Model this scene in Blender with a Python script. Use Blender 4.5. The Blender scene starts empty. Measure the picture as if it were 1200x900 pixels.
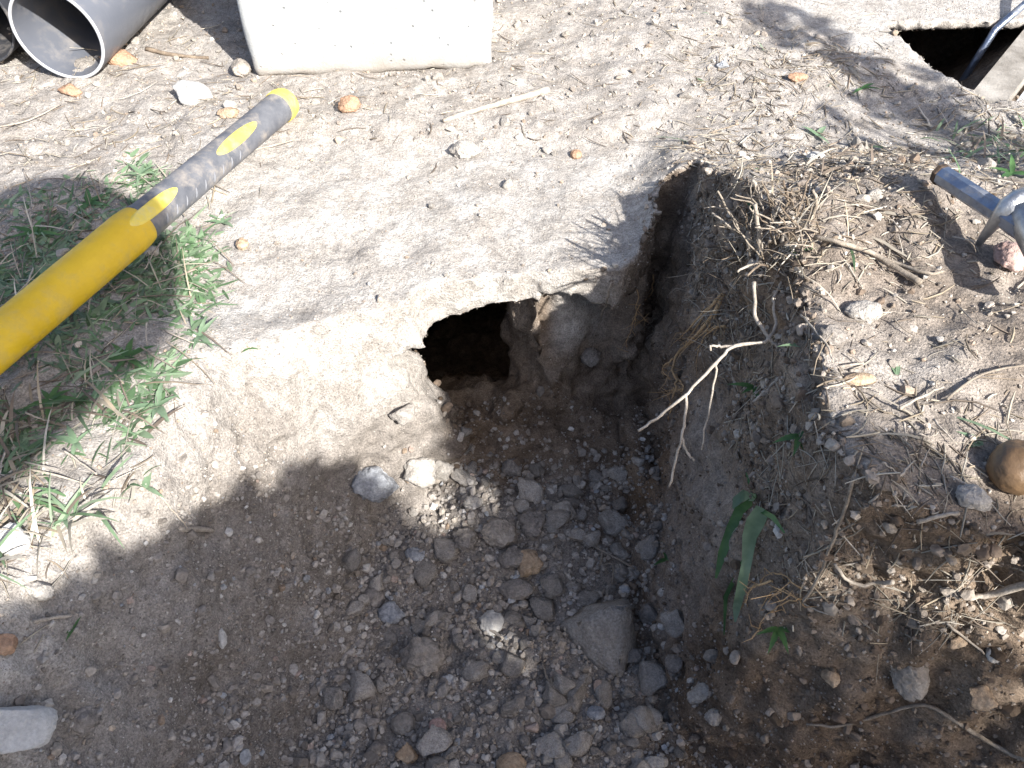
import bpy, bmesh, math, random
import numpy as np
from mathutils import Vector, Matrix

random.seed(7)
rng = np.random.default_rng(11)
scene = bpy.context.scene
col = scene.collection

# ------------------------------------------------------------------ camera
CAM_H = 0.48
DEP = math.radians(48.0)
FPX = 1000.0                                   # focal length in pixels of the 1200 px wide photograph
cam_d = bpy.data.cameras.new('camera')
cam = bpy.data.objects.new('camera', cam_d)
col.objects.link(cam)
cam.location = (0, 0, CAM_H)
cam.rotation_euler = (math.pi / 2 - DEP, 0, 0)
cam_d.sensor_width = 36.0
cam_d.lens = 36.0 * FPX / 1200.0
cam_d.clip_start = 0.01
cam_d.clip_end = 500
scene.camera = cam

# ------------------------------------------------------------------ light
SUN_EL = math.radians(38)
SUN_AZ = math.radians(142)                     # clockwise from +Y: behind the camera, to its right
sun_dir = Vector((math.sin(SUN_AZ) * math.cos(SUN_EL), math.cos(SUN_AZ) * math.cos(SUN_EL), math.sin(SUN_EL)))
world = bpy.data.worlds.new('World')
scene.world = world
world.use_nodes = True
wn = world.node_tree
sky = wn.nodes.new('ShaderNodeTexSky')
sky.sky_type = 'NISHITA'
sky.sun_disc = False
sky.air_density = 0.8
sky.dust_density = 2.5
sky.sun_elevation = SUN_EL
sky.sun_rotation = SUN_AZ
bg = wn.nodes['Background']
bg.inputs['Strength'].default_value = 0.09
wn.links.new(sky.outputs[0], bg.inputs['Color'])
sun_l = bpy.data.lights.new('sun', 'SUN')
sun_l.energy = 4.0
sun_l.angle = math.radians(0.6)
sun_l.color = (1.0, 0.965, 0.91)
sun_o = bpy.data.objects.new('sun', sun_l)
col.objects.link(sun_o)
sun_o.location = (2, -3, 4)
sun_o.rotation_euler = sun_dir.to_track_quat('Z', 'Y').to_euler()
scene.cycles.use_denoising = True
scene.cycles.denoising_prefilter = 'NONE'       # keep the grain of the soil
scene.view_settings.view_transform = 'Standard'
scene.view_settings.look = 'None'
scene.view_settings.exposure = 1.48
scene.view_settings.gamma = 1.0
scene.view_settings.use_curve_mapping = False

# ------------------------------------------------------------------ helpers
C48, S48 = math.cos(DEP), math.sin(DEP)
def pix_dir(px, py):
    u, v = (px - 600) / FPX, (450 - py) / FPX
    return Vector((u, C48 + v * S48, -S48 + v * C48))
def at(px, py, z=0.0):
    d = pix_dir(px, py)
    return Vector((0, 0, CAM_H)) + d * ((z - CAM_H) / d.z)

def hash3(ix, iy, iz, seed):
    h = (ix.astype(np.int64) * 374761393 + iy.astype(np.int64) * 668265263 + iz.astype(np.int64) * 2147483647 + seed * 1274126177) & 0xFFFFFFFF
    h = ((h ^ (h >> 13)) * 1274126177) & 0xFFFFFFFF
    h = ((h ^ (h >> 16)) * 2246822519) & 0xFFFFFFFF
    return ((h ^ (h >> 15)) & 0xFFFFFF) / float(0xFFFFFF)
def vnoise(x, y, z, f, seed=0):
    x, y, z = x * f, y * f, z * f
    ix, iy, iz = np.floor(x), np.floor(y), np.floor(z)
    fx, fy, fz = x - ix, y - iy, z - iz
    fx, fy, fz = fx * fx * (3 - 2 * fx), fy * fy * (3 - 2 * fy), fz * fz * (3 - 2 * fz)
    ix, iy, iz = ix.astype(np.int64), iy.astype(np.int64), iz.astype(np.int64)
    r = 0
    for dx in (0, 1):
        for dy in (0, 1):
            for dz in (0, 1):
                r = r + hash3(ix + dx, iy + dy, iz + dz, seed) * (fx if dx else 1 - fx) * (fy if dy else 1 - fy) * (fz if dz else 1 - fz)
    return r * 2 - 1
def worley(x, y, z, f, seed=0):
    x, y, z = x * f, y * f, z * f
    ix, iy, iz = np.floor(x).astype(np.int64), np.floor(y).astype(np.int64), np.floor(z).astype(np.int64)
    best = np.full(x.shape, 9.0)
    for dx in (-1, 0, 1):
        for dy in (-1, 0, 1):
            for dz in (-1, 0, 1):
                cx, cy, cz = ix + dx, iy + dy, iz + dz
                qx = cx + hash3(cx, cy, cz, seed); qy = cy + hash3(cx, cy, cz, seed + 1); qz = cz + hash3(cx, cy, cz, seed + 2)
                best = np.minimum(best, (qx - x) ** 2 + (qy - y) ** 2 + (qz - z) ** 2)
    return np.sqrt(best)
def sstep(a, b, x):
    t = np.clip((x - a) / (b - a), 0, 1)
    return t * t * (3 - 2 * t)
def in_poly(px, py, poly):
    inside = np.zeros(px.shape, bool)
    n = len(poly)
    for i in range(n):
        x1, y1 = poly[i]; x2, y2 = poly[(i + 1) % n]
        c = ((y1 > py) != (y2 > py)) & (px < (x2 - x1) * (py - y1) / (y2 - y1 + 1e-12) + x1)
        inside ^= c
    return inside
def ground_poly(pts):
    return [tuple(at(a, b, 0.0)[:2]) for a, b in pts]

def mesh_arrays(name, v, f, smooth=False):
    v = np.asarray(v, np.float32); f = np.asarray(f, np.int32)
    me = bpy.data.meshes.new(name)
    k = f.shape[1]
    me.vertices.add(len(v)); me.vertices.foreach_set('co', v.ravel())
    me.loops.add(f.size); me.loops.foreach_set('vertex_index', f.ravel())
    me.polygons.add(len(f))
    me.polygons.foreach_set('loop_start', np.arange(0, f.size, k, dtype=np.int32))
    me.polygons.foreach_set('loop_total', np.full(len(f), k, np.int32))
    me.polygons.foreach_set('use_smooth', np.full(len(f), smooth, bool))
    me.update(calc_edges=True)
    return me
def set_col(me, name, c):
    c = np.asarray(c, np.float32)
    if c.shape[1] == 3:
        c = np.concatenate([c, np.ones((len(c), 1), np.float32)], 1)
    a = me.color_attributes.new(name, 'FLOAT_COLOR', 'POINT')
    a.data.foreach_set('color', c.ravel())
def link(name, me, mat, parent=None, loc=None):
    o = bpy.data.objects.new(name, me)
    col.objects.link(o)
    if mat is not None and not me.materials:
        me.materials.append(mat)
    if parent is not None:
        o.parent = parent
    if loc is not None:
        o.location = loc
    return o
def tag(o, label=None, cat=None, group=None, kind=None):
    if label: o['label'] = label
    if cat: o['category'] = cat
    if group: o['group'] = group
    if kind: o['kind'] = kind
    return o
def empty(name, loc, label, cat, group=None):
    o = bpy.data.objects.new(name, None)
    o.empty_display_size = 0.02
    col.objects.link(o)
    o.location = loc
    return tag(o, label, cat, group)
class MB:
    """collects shapes in world space; build() links them as one mesh, relative to the parent's place"""
    def __init__(s): s.v = []; s.f = []
    def add(s, vs, fs):
        n = len(s.v); s.v += [tuple(p) for p in vs]; s.f += [tuple(i + n for i in q) for q in fs]
    def tube(s, pts, rad, sides=7, caps=True, squash=1.0):
        pts = [Vector(p) for p in pts]; n = len(pts)
        if not hasattr(rad, '__len__'): rad = [rad] * n
        t0 = (pts[1] - pts[0]).normalized()
        a = t0.orthogonal().normalized()
        vs = []
        for i, p in enumerate(pts):
            t = (pts[min(i + 1, n - 1)] - pts[max(i - 1, 0)]).normalized()
            a = (a - t * a.dot(t)).normalized(); b = t.cross(a)
            for k in range(sides):
                th = 2 * math.pi * k / sides
                vs.append(p + (a * math.cos(th) + b * math.sin(th) * squash) * rad[i])
        fs = [(i * sides + k, i * sides + (k + 1) % sides, (i + 1) * sides + (k + 1) % sides, (i + 1) * sides + k) for i in range(n - 1) for k in range(sides)]
        if caps:
            fs.append(tuple(range(sides))[::-1]); fs.append(tuple((n - 1) * sides + k for k in range(sides)))
        s.add(vs, fs)
    def box(s, mn, mx, M=None):
        vs = [Vector((x, y, z)) for x in (mn[0], mx[0]) for y in (mn[1], mx[1]) for z in (mn[2], mx[2])]
        if M is not None: vs = [M @ p for p in vs]
        s.add(vs, [(0, 1, 3, 2), (4, 6, 7, 5), (0, 4, 5, 1), (2, 3, 7, 6), (0, 2, 6, 4), (1, 5, 7, 3)])
    def build(s, name, mat, parent=None, smooth=True, loc=None):
        base = Vector(parent.matrix_world.translation) if parent else Vector(loc) if loc is not None else Vector((0, 0, 0))
        if parent and parent.parent: base = parent.parent.location + parent.location
        elif parent: base = Vector(parent.location)
        me = bpy.data.meshes.new(name)
        me.from_pydata([tuple(Vector(p) - base) for p in s.v], [], s.f)
        me.update()
        if smooth:
            me.polygons.foreach_set('use_smooth', [True] * len(me.polygons))
        return link(name, me, mat, parent, None if parent else base)

# ------------------------------------------------------------------ materials
def nt(name):
    m = bpy.data.materials.new(name); m.use_nodes = True
    t = m.node_tree; b = t.nodes['Principled BSDF']
    b.inputs['Roughness'].default_value = 0.85
    return m, t, b
def N(t, typ, **kw):
    n = t.nodes.new(typ)
    for k, v in kw.items():
        if k in n.inputs: n.inputs[k].default_value = v
        else: setattr(n, k, v)
    return n
def noise_node(t, scale, detail=4, rough=0.6, coord='Object'):
    tc = N(t, 'ShaderNodeTexCoord'); n = N(t, 'ShaderNodeTexNoise')
    n.inputs['Scale'].default_value = scale; n.inputs['Detail'].default_value = detail; n.inputs['Roughness'].default_value = rough
    t.links.new(tc.outputs[coord], n.inputs['Vector'])
    return n
def ramp(t, src, stops):
    r = N(t, 'ShaderNodeValToRGB')
    e = r.color_ramp.elements
    while len(e) < len(stops): e.new(0.5)
    for k, (p, c) in enumerate(stops):
        e[k].position = p; e[k].color = (*c, 1)
    t.links.new(src, r.inputs['Fac'])
    return r
def bump(t, b, src, dist, strength=1.0, prev=None):
    n = N(t, 'ShaderNodeBump'); n.inputs['Distance'].default_value = dist; n.inputs['Strength'].default_value = strength
    t.links.new(src, n.inputs['Height'])
    if prev is not None: t.links.new(prev.outputs[0], n.inputs['Normal'])
    t.links.new(n.outputs[0], b.inputs['Normal'])
    return n
def mixc(t, fac, a, b, blend='MIX'):
    m = N(t, 'ShaderNodeMix', data_type='RGBA', blend_type=blend)
    for sock, val in ((0, fac), (6, a), (7, b)):
        if hasattr(val, 'links') or hasattr(val, 'is_linked'): t.links.new(val, m.inputs[sock])
        elif isinstance(val, (tuple, list)): m.inputs[sock].default_value = (*val, 1)
        else: m.inputs[sock].default_value = val
    return m.outputs[2]
def two_tone(name, c1, c2, scale=60, rough=0.85, bdist=0.001, bscale=300, per_object=0.0, spec=None, speck=0.0):
    m, t, b = nt(name)
    n = noise_node(t, scale)
    r = ramp(t, n.outputs['Fac'], [(0.3, c1), (0.7, c2)])
    out = r.outputs[0]
    if speck:
        ns = noise_node(t, scale * 6, 3, 0.7)
        rs = ramp(t, ns.outputs['Fac'], [(0.3, (1 - speck,) * 3), (0.7, (1 + speck,) * 3)])
        out = mixc(t, 1.0, out, rs.outputs[0], 'MULTIPLY')
    if per_object:
        oi = N(t, 'ShaderNodeObjectInfo')
        hs = N(t, 'ShaderNodeHueSaturation')
        mr = N(t, 'ShaderNodeMapRange'); mr.inputs['To Min'].default_value = 1 - per_object; mr.inputs['To Max'].default_value = 1 + per_object
        t.links.new(oi.outputs['Random'], mr.inputs['Value']); t.links.new(mr.outputs[0], hs.inputs['Value'])
        t.links.new(out, hs.inputs['Color']); out = hs.outputs[0]
    t.links.new(out, b.inputs['Base Color'])
    b.inputs['Roughness'].default_value = rough
    if spec is not None: b.inputs['Specular IOR Level'].default_value = spec
    if bdist:
        n2 = noise_node(t, bscale, 5, 0.65)
        bump(t, b, n2.outputs['Fac'], bdist)
    return m
def leaf_mat(name, c1, c2, scale=80):
    m, t, b = nt(name)
    n = noise_node(t, scale, 3)
    oi = N(t, 'ShaderNodeAttribute'); oi.attribute_name = 'tint'
    r = ramp(t, n.outputs['Fac'], [(0.3, c1), (0.7, c2)])
    t.links.new(r.outputs[0], b.inputs['Base Color'])
    b.inputs['Roughness'].default_value = 0.5
    tr = N(t, 'ShaderNodeBsdfTranslucent'); t.links.new(r.outputs[0], tr.inputs['Color'])
    mx = N(t, 'ShaderNodeMixShader'); mx.inputs[0].default_value = 0.3
    t.links.new(b.outputs[0], mx.inputs[1]); t.links.new(tr.outputs[0], mx.inputs[2])
    t.links.new(mx.outputs[0], t.nodes['Material Output'].inputs['Surface'])
    return m
def vcol_mat(name, attr='tint', rough=0.9, trans=0.0, bdist=0.0005, var=0.35, vscale=500):
    m, t, b = nt(name)
    a = N(t, 'ShaderNodeAttribute'); a.attribute_name = attr
    n = noise_node(t, vscale, 3)
    r = ramp(t, n.outputs['Fac'], [(0.25, (1 - var,) * 3), (0.75, (1 + var,) * 3)])
    c = mixc(t, 1.0, a.outputs['Color'], r.outputs[0], 'MULTIPLY')
    t.links.new(c, b.inputs['Base Color'])
    b.inputs['Roughness'].default_value = rough
    if rough > 0.8: b.inputs['Specular IOR Level'].default_value = 0.25
    if bdist: bump(t, b, n.outputs['Fac'], bdist)
    if trans:
        tr = N(t, 'ShaderNodeBsdfTranslucent'); t.links.new(c, tr.inputs['Color'])
        mx = N(t, 'ShaderNodeMixShader'); mx.inputs[0].default_value = trans
        t.links.new(b.outputs[0], mx.inputs[1]); t.links.new(tr.outputs[0], mx.inputs[2])
        t.links.new(mx.outputs[0], t.nodes['Material Output'].inputs['Surface'])
    return m

def soil_material():
    m, t, b = nt('soil')
    a = N(t, 'ShaderNodeAttribute'); a.attribute_name = 'soil'
    sep = N(t, 'ShaderNodeSeparateColor'); t.links.new(a.outputs['Color'], sep.inputs[0])
    n1 = noise_node(t, 28, 6, 0.65); n2 = noise_node(t, 160, 5, 0.7); n3 = noise_node(t, 700, 3, 0.6)
    base = ramp(t, n1.outputs['Fac'], [(0.32, (0.25, 0.224, 0.198)), (0.5, (0.335, 0.308, 0.28)), (0.68, (0.42, 0.393, 0.363))])
    pale = ramp(t, n1.outputs['Fac'], [(0.3, (0.31, 0.283, 0.254)), (0.5, (0.40, 0.373, 0.342)), (0.7, (0.52, 0.50, 0.47))])
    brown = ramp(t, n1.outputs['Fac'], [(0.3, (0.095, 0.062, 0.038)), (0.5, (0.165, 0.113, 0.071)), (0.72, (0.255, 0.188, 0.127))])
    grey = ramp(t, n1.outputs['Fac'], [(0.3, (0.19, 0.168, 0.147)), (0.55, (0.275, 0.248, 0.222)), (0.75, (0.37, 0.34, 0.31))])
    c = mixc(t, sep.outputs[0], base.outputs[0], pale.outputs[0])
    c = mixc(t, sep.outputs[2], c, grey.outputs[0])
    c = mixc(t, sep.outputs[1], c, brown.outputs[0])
    g = ramp(t, n2.outputs['Fac'], [(0.30, (0.66,) * 3), (0.5, (1.0,) * 3), (0.70, (1.3,) * 3)])
    c = mixc(t, 0.9, c, g.outputs[0], 'MULTIPLY')
    g3 = ramp(t, n3.outputs['Fac'], [(0.33, (0.6,) * 3), (0.5, (1.0,) * 3), (0.67, (1.38,) * 3)])
    c = mixc(t, 0.8, c, g3.outputs[0], 'MULTIPLY')
    t.links.new(c, b.inputs['Base Color'])
    b.inputs['Roughness'].default_value = 0.95
    b.inputs['Specular IOR Level'].default_value = 0.15
    p = bump(t, b, n2.outputs['Fac'], 0.0035, 0.9)
    bump(t, b, n3.outputs['Fac'], 0.0012, 0.9, p)
    return m
M = {}
M['soil'] = soil_material()
M['grit'] = vcol_mat('grit', vscale=400)
M['straw'] = vcol_mat('straw', rough=0.7, trans=0.15, bdist=0, var=0.25, vscale=150)
M['grass'] = vcol_mat('grass', rough=0.5, trans=0.3, bdist=0, var=0.2, vscale=90)
M['clod'] = two_tone('clod', (0.20, 0.18, 0.162), (0.34, 0.312, 0.287), 70, 0.97, 0.003, 330, 0.12, spec=0.1, speck=0.3)
M['pebble'] = two_tone('pebble', (0.36, 0.33, 0.295), (0.50, 0.47, 0.43), 70, 0.95, 0.003, 350, 0.15, spec=0.25, speck=0.3)
M['clod_small'] = two_tone('clod_small', (0.27, 0.247, 0.222), (0.43, 0.40, 0.365), 1.6, 0.97, 0.003, 4, 0.32, spec=0.1, speck=0.3)
M['pebble_small'] = two_tone('pebble_small', (0.34, 0.31, 0.275), (0.46, 0.43, 0.39), 1.6, 0.95, 0.002, 4, 0.2, spec=0.1, speck=0.25)
M['stone_grey'] = two_tone('stone_grey', (0.25, 0.22, 0.19), (0.42, 0.38, 0.335), 45, 0.9, 0.0032, 260, spec=0.3, speck=0.3)
M['stone_blue'] = two_tone('stone_blue', (0.25, 0.26, 0.28), (0.42, 0.44, 0.47), 60, 0.9, 0.0025, 300, spec=0.3, speck=0.3)
M['stone_white'] = two_tone('stone_white', (0.46, 0.445, 0.42), (0.62, 0.605, 0.575), 60, 0.9, 0.0025, 300, spec=0.3, speck=0.14)
M['stone_tan'] = two_tone('stone_tan', (0.34, 0.24, 0.155), (0.50, 0.39, 0.28), 60, 0.9, 0.0025, 300, spec=0.3, speck=0.3)
M['stone_orange'] = two_tone('stone_orange', (0.36, 0.21, 0.13), (0.46, 0.31, 0.215), 60, 0.9, 0.0025, 300, spec=0.3, speck=0.3)
M['stone_pink'] = two_tone('stone_pink', (0.40, 0.26, 0.23), (0.52, 0.40, 0.36), 60, 0.9, 0.003, 300, spec=0.3, speck=0.3)
M['cobble'] = two_tone('cobble', (0.085, 0.05, 0.025), (0.19, 0.12, 0.065), 16, 0.45, 0.0006, 200, speck=0.2)
M['wood_dry'] = two_tone('wood_dry', (0.18, 0.148, 0.115), (0.33, 0.285, 0.23), 120, 0.85, 0.0006, 400, speck=0.3)
M['twig_pale'] = two_tone('twig_pale', (0.27, 0.23, 0.185), (0.45, 0.40, 0.34), 130, 0.8, 0.0004, 400, speck=0.3)
M['bark'] = two_tone('bark', (0.12, 0.09, 0.065), (0.24, 0.19, 0.14), 120, 0.9, 0.0008, 300, speck=0.3)
M['root'] = two_tone('root', (0.33, 0.205, 0.10), (0.52, 0.36, 0.20), 120, 0.85, 0.0003, 400, speck=0.3)
M['leaf'] = leaf_mat('leaf', (0.045, 0.115, 0.035), (0.11, 0.22, 0.075))
M['leaf_pale'] = leaf_mat('leaf_pale', (0.13, 0.21, 0.12), (0.25, 0.345, 0.22))
M['yellow'] = two_tone('yellow_plastic', (0.62, 0.40, 0.012), (0.74, 0.49, 0.02), 25, 0.42, 0.0002, 500)
M['yellow_light'] = two_tone('yellow_rubber', (0.70, 0.54, 0.07), (0.78, 0.62, 0.12), 60, 0.6, 0.0002, 500)
M['rubber'] = two_tone('black_rubber', (0.075, 0.08, 0.095), (0.15, 0.155, 0.17), 55, 0.6, 0.0003, 700)
M['rib'] = two_tone('dusty_rubber', (0.16, 0.165, 0.185), (0.26, 0.265, 0.285), 200, 0.7, 0)
M['pvc'] = two_tone('grey_pvc', (0.115, 0.125, 0.15), (0.145, 0.155, 0.18), 12, 0.32, 0.0001, 300)
M['pvc_cut'] = two_tone('pvc_cut', (0.42, 0.43, 0.45), (0.55, 0.56, 0.58), 200, 0.6, 0.0002, 500)
M['pvc_black'] = two_tone('black_pvc', (0.03, 0.032, 0.038), (0.05, 0.052, 0.06), 20, 0.35, 0)
M['iron'] = two_tone('iron', (0.10, 0.10, 0.105), (0.2, 0.2, 0.21), 60, 0.5, 0.0005, 300)
def steel_mat(name, c1, c2, rough):
    m = two_tone(name, c1, c2, 90, rough, 0.0004, 400)
    m.node_tree.nodes['Principled BSDF'].inputs['Metallic'].default_value = 0.85
    return m
M['steel'] = steel_mat('steel', (0.16, 0.19, 0.26), (0.28, 0.33, 0.42), 0.3)
M['cast'] = steel_mat('cast_steel', (0.20, 0.215, 0.24), (0.50, 0.52, 0.55), 0.36)
M['rust'] = two_tone('rust', (0.035, 0.024, 0.018), (0.10, 0.065, 0.042), 150, 0.9, 0.0008, 400)
M['cloth'] = two_tone('dark_cloth', (0.03, 0.035, 0.05), (0.05, 0.055, 0.075), 40, 0.9, 0.001, 300)
M['skin'] = two_tone('skin', (0.42, 0.26, 0.19), (0.5, 0.32, 0.24), 40, 0.6, 0)
M['hair'] = two_tone('hair', (0.05, 0.035, 0.025), (0.09, 0.06, 0.04), 200, 0.7, 0.001, 500)
def concrete_mat():
    m, t, b = nt('concrete')
    n1 = noise_node(t, 9, 6, 0.6); n2 = noise_node(t, 420, 4, 0.6)
    r = ramp(t, n1.outputs['Fac'], [(0.3, (0.31, 0.325, 0.327)), (0.5, (0.385, 0.40, 0.403)), (0.75, (0.45, 0.463, 0.465))])
    v = N(t, 'ShaderNodeTexVoronoi'); v.inputs['Scale'].default_value = 75
    tc = N(t, 'ShaderNodeTexCoord'); t.links.new(tc.outputs['Object'], v.inputs['Vector'])
    holes = ramp(t, v.outputs['Distance'], [(0.06, (0.5,) * 3), (0.14, (1,) * 3)])
    c = mixc(t, 0.75, r.outputs[0], holes.outputs[0], 'MULTIPLY')
    sx = N(t, 'ShaderNodeSeparateXYZ'); t.links.new(tc.outputs['Object'], sx.inputs[0])
    ns = noise_node(t, 40, 5, 0.7)
    ad_ = N(t, 'ShaderNodeMath', operation='MULTIPLY_ADD'); t.links.new(ns.outputs['Fac'], ad_.inputs[0]); ad_.inputs[1].default_value = -0.055; t.links.new(sx.outputs['Z'], ad_.inputs[2])
    spl = N(t, 'ShaderNodeMapRange'); t.links.new(ad_.outputs[0], spl.inputs['Value'])
    spl.inputs['From Min'].default_value = -0.175; spl.inputs['From Max'].default_value = -0.150; spl.inputs['To Min'].default_value = 0.85; spl.inputs['To Max'].default_value = 0.0
    c = mixc(t, spl.outputs[0], c, (0.33, 0.295, 0.255))                 # soil splashed on the foot
    t.links.new(c, b.inputs['Base Color'])
    b.inputs['Roughness'].default_value = 0.9; b.inputs['Specular IOR Level'].default_value = 0.2
    p = bump(t, b, n2.outputs['Fac'], 0.0008)
    bump(t, b, holes.outputs[0], 0.0015, 0.8, p)
    return m
def dusty(m, amount, scale, colour=(0.34, 0.30, 0.255)):
    t = m.node_tree; b = t.nodes['Principled BSDF']
    src = b.inputs['Base Color'].links[0].from_socket
    n = noise_node(t, scale, 8, 0.72)
    r = ramp(t, n.outputs['Fac'], [(0.48, (0, 0, 0)), (0.62, (amount,) * 3)])
    c = mixc(t, r.outputs[0], src, colour)
    t.links.new(c, b.inputs['Base Color'])
    rr = ramp(t, n.outputs['Fac'], [(0.45, (b.inputs['Roughness'].default_value,) * 3), (0.62, (0.9,) * 3)])
    t.links.new(rr.outputs[0], b.inputs['Roughness'])
dusty(M['yellow'], 0.35, 38, (0.42, 0.34, 0.17)); dusty(M['rubber'], 0.55, 40); dusty(M['yellow_light'], 0.45, 50, (0.5, 0.45, 0.3))
dusty(M['pvc'], 0.35, 22); dusty(M['steel'], 0.3, 60); dusty(M['pvc_black'], 0.4, 22)
M['concrete'] = concrete_mat()
dusty(M['concrete'], 0.35, 16, (0.40, 0.37, 0.33))
M['kerb'] = two_tone('kerb_concrete', (0.13, 0.115, 0.095), (0.36, 0.335, 0.30), 26, 0.9, 0.001, 300)
M['earthy_concrete'] = two_tone('earthy_concrete', (0.13, 0.11, 0.09), (0.22, 0.19, 0.155), 50, 0.95, 0.0015, 250)
M['white_paint'] = two_tone('white_paint', (0.40, 0.43, 0.46), (0.5, 0.53, 0.56), 40, 0.5, 0.0003, 300)

# ------------------------------------------------------------------ the ground with the trench, the cavity under the lip and the pit
VOX = 0.0036
X0, X1, Y0, Y1, Z0, Z1 = -0.92, 0.98, -0.28, 1.50, -0.42, 0.140
nx, ny, nz = int((X1 - X0) / VOX), int((Y1 - Y0) / VOX), int((Z1 - Z0) / VOX)
gx = X0 + np.arange(nx) * VOX; gy = Y0 + np.arange(ny) * VOX; gz = Z0 + np.arange(nz) * VOX
XX, YY = np.meshgrid(gx, gy, indexing='ij')
ZERO = np.zeros_like(XX)
def n2(f, s): return vnoise(XX, YY, ZERO, f, s)

wx = XX + 0.012 * n2(11, 1) + 0.007 * n2(31, 2) + 0.004 * n2(70, 12)
wy = YY + 0.010 * n2(10, 3) + 0.007 * n2(29, 4) + 0.004 * n2(66, 13)
ky     = [-0.25, -0.12, 0.0, 0.1, 0.15, 0.20, 0.225, 0.25, 0.3, 0.4, 0.5, 0.56, 0.62, 0.70]
xl_top = [-0.16, -0.33, -0.37, -0.36, -0.345, -0.33, -0.32, -0.31, -0.29, -0.25, -0.23, -0.22, -0.2, -0.2]
xl_bot = [-0.05, -0.12, -0.15, -0.155, -0.157, -0.16, -0.16, -0.158, -0.155, -0.14, -0.085, -0.05, 0.0, 0.09]
xr_bot = [0.05, 0.10, 0.16, 0.175, 0.17, 0.165, 0.155, 0.138, 0.110, 0.098, 0.098, 0.112, 0.12, 0.12]
xr_top = [0.16, 0.40, 0.52, 0.50, 0.46, 0.34, 0.255, 0.198, 0.178, 0.178, 0.178, 0.180, 0.172, 0.160]
zfl    = [-0.02, -0.15, -0.20, -0.215, -0.22, -0.225, -0.228, -0.23, -0.23, -0.228, -0.208, -0.185, -0.165, -0.15]
I = lambda a: np.interp(wy, ky, a)
xlt, xlb, xrb, xrt, zf = I(xl_top), I(xl_bot), I(xr_bot), I(xr_top), I(zfl)
sL = np.clip((wx - xlt) / (xlb - xlt), 0, 1)
pL = 0.45 * sL + 0.55 * sL * sL * (3 - 2 * sL)
sR = np.clip((xrt - wx) / (xrt - xrb), 0, 1)
sR_ = np.clip(sR * 1.12, 0, 1)
pR = 0.55 * sR_ ** 0.85 + 0.45 * sR_ * sR_ * (3 - 2 * sR_)
yend = np.interp(wx, [-0.4, -0.3, -0.2, -0.17, -0.08, -0.03, 0.0, 0.10, 0.118, 0.135, 0.16, 0.3], [0.38, 0.42, 0.475, 0.50, 0.535, 0.552, 0.562, 0.568, 0.61, 0.675, 0.69, 0.70])
wbk = np.interp(wx, [-0.3, -0.2, -0.09, -0.05, 0.2], [0.16, 0.12, 0.055, 0.018, 0.018])
sB = np.clip((yend - wy) / wbk, 0, 1)
pB = np.clip(sB * 1.05, 0, 1) ** 0.9
G = 0.006 * n2(4, 5) + 0.004 * n2(9, 6)
G += (0.118 + 0.016 * n2(7, 9) + 0.008 * n2(19, 10)) * sstep(0.10, 0.19, XX) * sstep(0.80, 0.46, YY) * (1 - 0.5 * sstep(0.3, 0.75, XX)) * sstep(-0.15, 0.12, YY)   # the right bank stands higher
G += 0.012 * sstep(-0.2, -0.34, XX) * sstep(0.8, 0.4, YY)
G -= 0.006 * sstep(0.80, 0.76, YY) * sstep(0.48, 0.52, YY) * sstep(-0.3, -0.26, XX) * sstep(0.16, 0.12, XX)
# ledge of the trodden slab above the cavity
cut = np.minimum(np.minimum(pL, pR), pB)
H = G + (zf - G) * cut
H += 0.010 * np.maximum(0, n2(18, 7)) * cut + 0.006 * n2(40, 8) * cut
edge = np.minimum.reduce([XX - X0, X1 - XX, YY - Y0, Y1 - YY])
fade = sstep(0.0, 0.12, edge)
H = H * fade
# D < 0 is earth
D = (gz[None, None, :] - H[:, :, None]).astype(np.float32)
# the cavity and the recess below the lip
def carve(ix, iy, fun):
    xs, ys = gx[ix], gy[iy]
    A, B, Cz = np.meshgrid(xs, ys, gz, indexing='ij')
    d = fun(A, B, Cz)
    D[ix, iy, :] = np.maximum(D[ix, iy, :], -d.astype(np.float32))
def sl(g, a, b): return slice(int(np.searchsorted(g, a)), int(np.searchsorted(g, b)))
def cavity(a, b, c):
    na = vnoise(a, b, c, 22, 31) * 0.0045 + vnoise(a, b, c, 55, 32) * 0.003
    left = np.interp(c, [-0.20, -0.15, -0.09, -0.035], [-0.046, -0.062, -0.088, -0.124]) - 1.3 * np.clip(b - 0.548, 0, 0.08)
    right = 0.036 - 0.70 * np.clip(b - 0.556, 0, 0.055) + 0.10 * np.clip(b - 0.66, 0, 1)
    roof = -0.034 - 0.24 * np.clip(-0.01 - a, 0, 0.1) - 0.05 * np.clip(b - 0.6, 0, 1)
    floor = -0.176 - 1.0 * np.clip(b - 0.585, 0, 0.2) + 0.012 * (a + 0.05) / 0.05
    return np.maximum.reduce([left - a, a - right, c - roof, floor - c, b - 1.15, 0.50 - b]) + na
carve(sl(gx, -0.3, 0.2), sl(gy, 0.46, 1.2), cavity)
def recess(a, b, c):
    na = vnoise(a, b, c, 25, 33) * 0.012 + vnoise(a, b, c, 60, 34) * 0.004
    back = 0.588 + 0.03 * sstep(0.04, 0.10, a) + 0.30 * np.clip(c + 0.05, -0.2, 0)
    return np.maximum.reduce([0.030 - a, a - 0.14, c + 0.030 + 0.012 * sstep(0.03, 0.10, a), -0.185 - c, b - back, 0.48 - b]) + na
carve(sl(gx, -0.05, 0.2), sl(gy, 0.44, 0.72), recess)
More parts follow.
